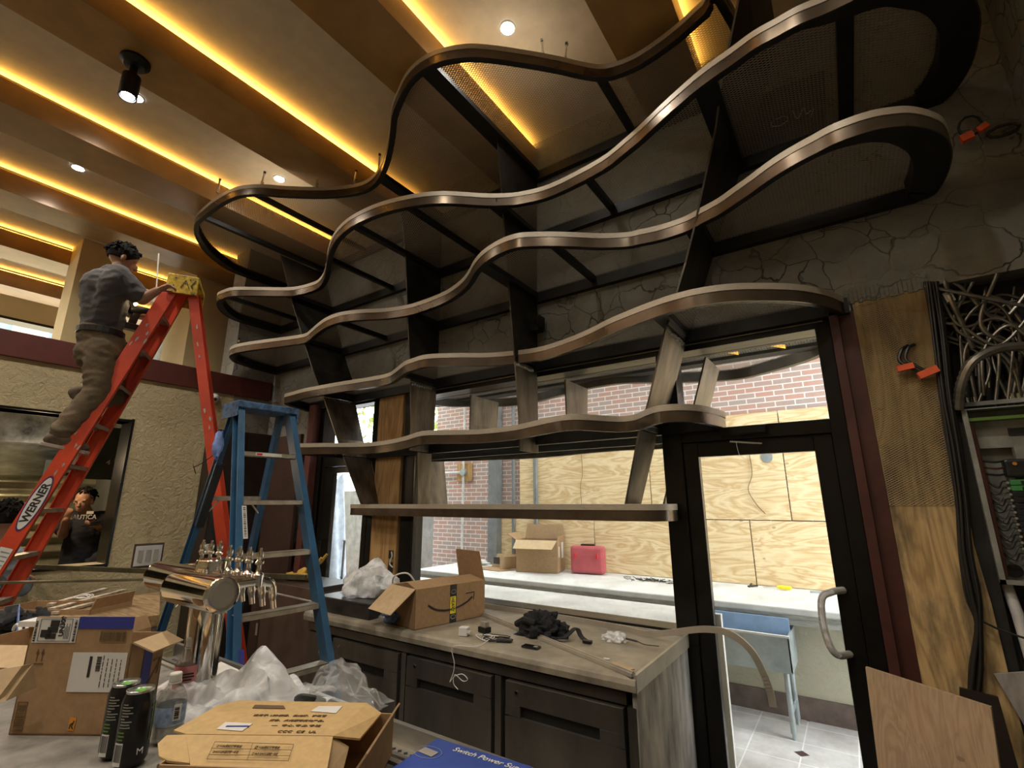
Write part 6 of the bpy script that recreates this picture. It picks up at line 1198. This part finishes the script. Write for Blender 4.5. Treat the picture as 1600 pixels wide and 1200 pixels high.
for k in range(26):
    x0 = r.uniform(1455, 1600); y0 = r.uniform(420, 470); x2 = r.uniform(1480, 1600); d = r.uniform(-.06, .08)
    if k < 9: pts = [at(x0, y0, y=YC+d), at(x0+r.uniform(-30, 50), 510, y=YC+d), at(x2-r.uniform(-20, 30), 560, y=YC+d*.5), at(x2, 636, y=YC)]
    elif k < 17: pts = [at(1450+r.uniform(0, 20), y0+r.uniform(0, 60), y=YC+d), at(1500, y0+r.uniform(20, 80), y=YC+d), at(1560, y0+r.uniform(10, 90), y=YC+d), at(1615, y0+r.uniform(20, 100), y=YC+d)]
    else:
        c = (r.uniform(1520, 1590), r.uniform(490, 560)); w_ = r.uniform(18, 40); pts = [at(c[0]-w_, c[1]+70, y=YC+d), at(c[0]-w_, c[1], y=YC+d), at(c[0], c[1]-w_, y=YC+d-.02), at(c[0]+w_, c[1], y=YC+d), at(c[0]+w_*.8, 636, y=YC+d)]
    ob = flex(pts, r.choice((.007, .008, .010)), ['one of the thin conduits running down into the top of the electrical panel', 'one of the thin conduits running sideways under the stone edge', 'one of the thin looping conduits in the tangle above the electrical panel'][0 if k < 9 else 1 if k < 17 else 2], grp=['conduits running down into the panel', 'sideways conduits under the stone edge', 'looping conduits above the panel'][0 if k < 9 else 1 if k < 17 else 2]); ob['_k'] = 0; del ob['_k']; GR[0 if k < 9 else 1 if k < 17 else 2].append((ob, pts[-1].x, pts[1].z))
for g_, fmt, kk in ((0, 'thin flexible conduit dropping into the panel top, %s of those', 1), (1, 'thin conduit running sideways under the stone edge, %s by height', 2), (2, 'looping thin conduit above the panel, %s of the loops', 1)):
    for i, (o_, a_, c_) in enumerate(sorted(GR[g_], key=lambda q_: q_[1] if kk == 1 else -q_[2])): o_['label'] = fmt % (ORD[i] if kk == 1 else ['highest', 'second', 'third', 'fourth', 'fifth', 'sixth', 'seventh', 'lowest'][i])
t = tag(MB().box(PX0-.0, PX1+.02, YW-.0, YW+.10, 2.105, 2.125).build('conduit_support', 'panel'), 'grey ledge just above the electrical panel where the conduits end', 'bracket')
for px in (1513, 1525, 1585, 1597): q = at(px, 638, y=YC); MB().cyl((q.x, q.y, 2.125), .012, .03, n=10).build('connector', 'chrome', t)
# bundle of black cables down the plywood
cb = [(1456, 440), (1466, 520), (1478, 620), (1492, 700), (1502, 780), (1508, 860), (1521, 930), (1530, 975), (1526, 1040), (1522, 1090)]
for k in range(7):
    off = (k-3); pts = [at(px+off*3.2*(1 if i not in (7,) else .4)+r.uniform(-2, 2), py, y=YW-.03-.012*(k % 3)) for i, (px, py) in enumerate(cb)]
    thing1(MB().tube(smooth_line(pts, 5), .0065, 7), 'black_cable', 'blk', 'black cable down the edge of the stained plywood, %s in its bundle' % ORD[k], 'cable', 'bundled black cables beside the panel')
thing1(MB().tube(smooth_line([at(1533, 970, y=YW-.05), at(1565, 985, y=YW-.06), at(1610, 1000, y=YW-.08)], 4), .005, 6), 'branch_cable', 'blk', 'single thin cable branching right from the bundle below the panel', 'cable')
t = thing1(MB().tube([at(1572, 912, y=YW+.06), at(1590, 960, y=YW+.02), at(1612, 1035, y=YW-.02)], .022, 10), 'white_pipe', 'pipe', 'dirty white pipe slanting down below the electrical panel', 'pipe')
thing1(MB().prism([at(1552, 1052, y=YW-.02), at(1610, 1048, y=YW-.02), at(1610, 1150, y=YW-.02)], (0, -.015, 0)), 'grey_offcut', 'endp', 'triangular grey board at the right edge under the white pipe', 'board')
thing1(MB().prism([at(1352, 1042, y=2.97), at(1548, 1105, z=.90), at(1566, 1230, y=2.70), at(1376, 1230, y=2.93)], (.006, .016, 0)), 'leaning_board', 'plyb', 'smooth light-brown board leaning at the bottom right corner', 'board')
thing1(MB().prism([at(1500, 1075, y=YW-.1), at(1560, 1090, y=YW-.1), at(1600, 1230, y=YW-.1), at(1500, 1230, y=YW-.1)], (0, .02, 0)), 'dark_board', 'brownd', 'dark brown board behind the leaning light-brown board', 'board')
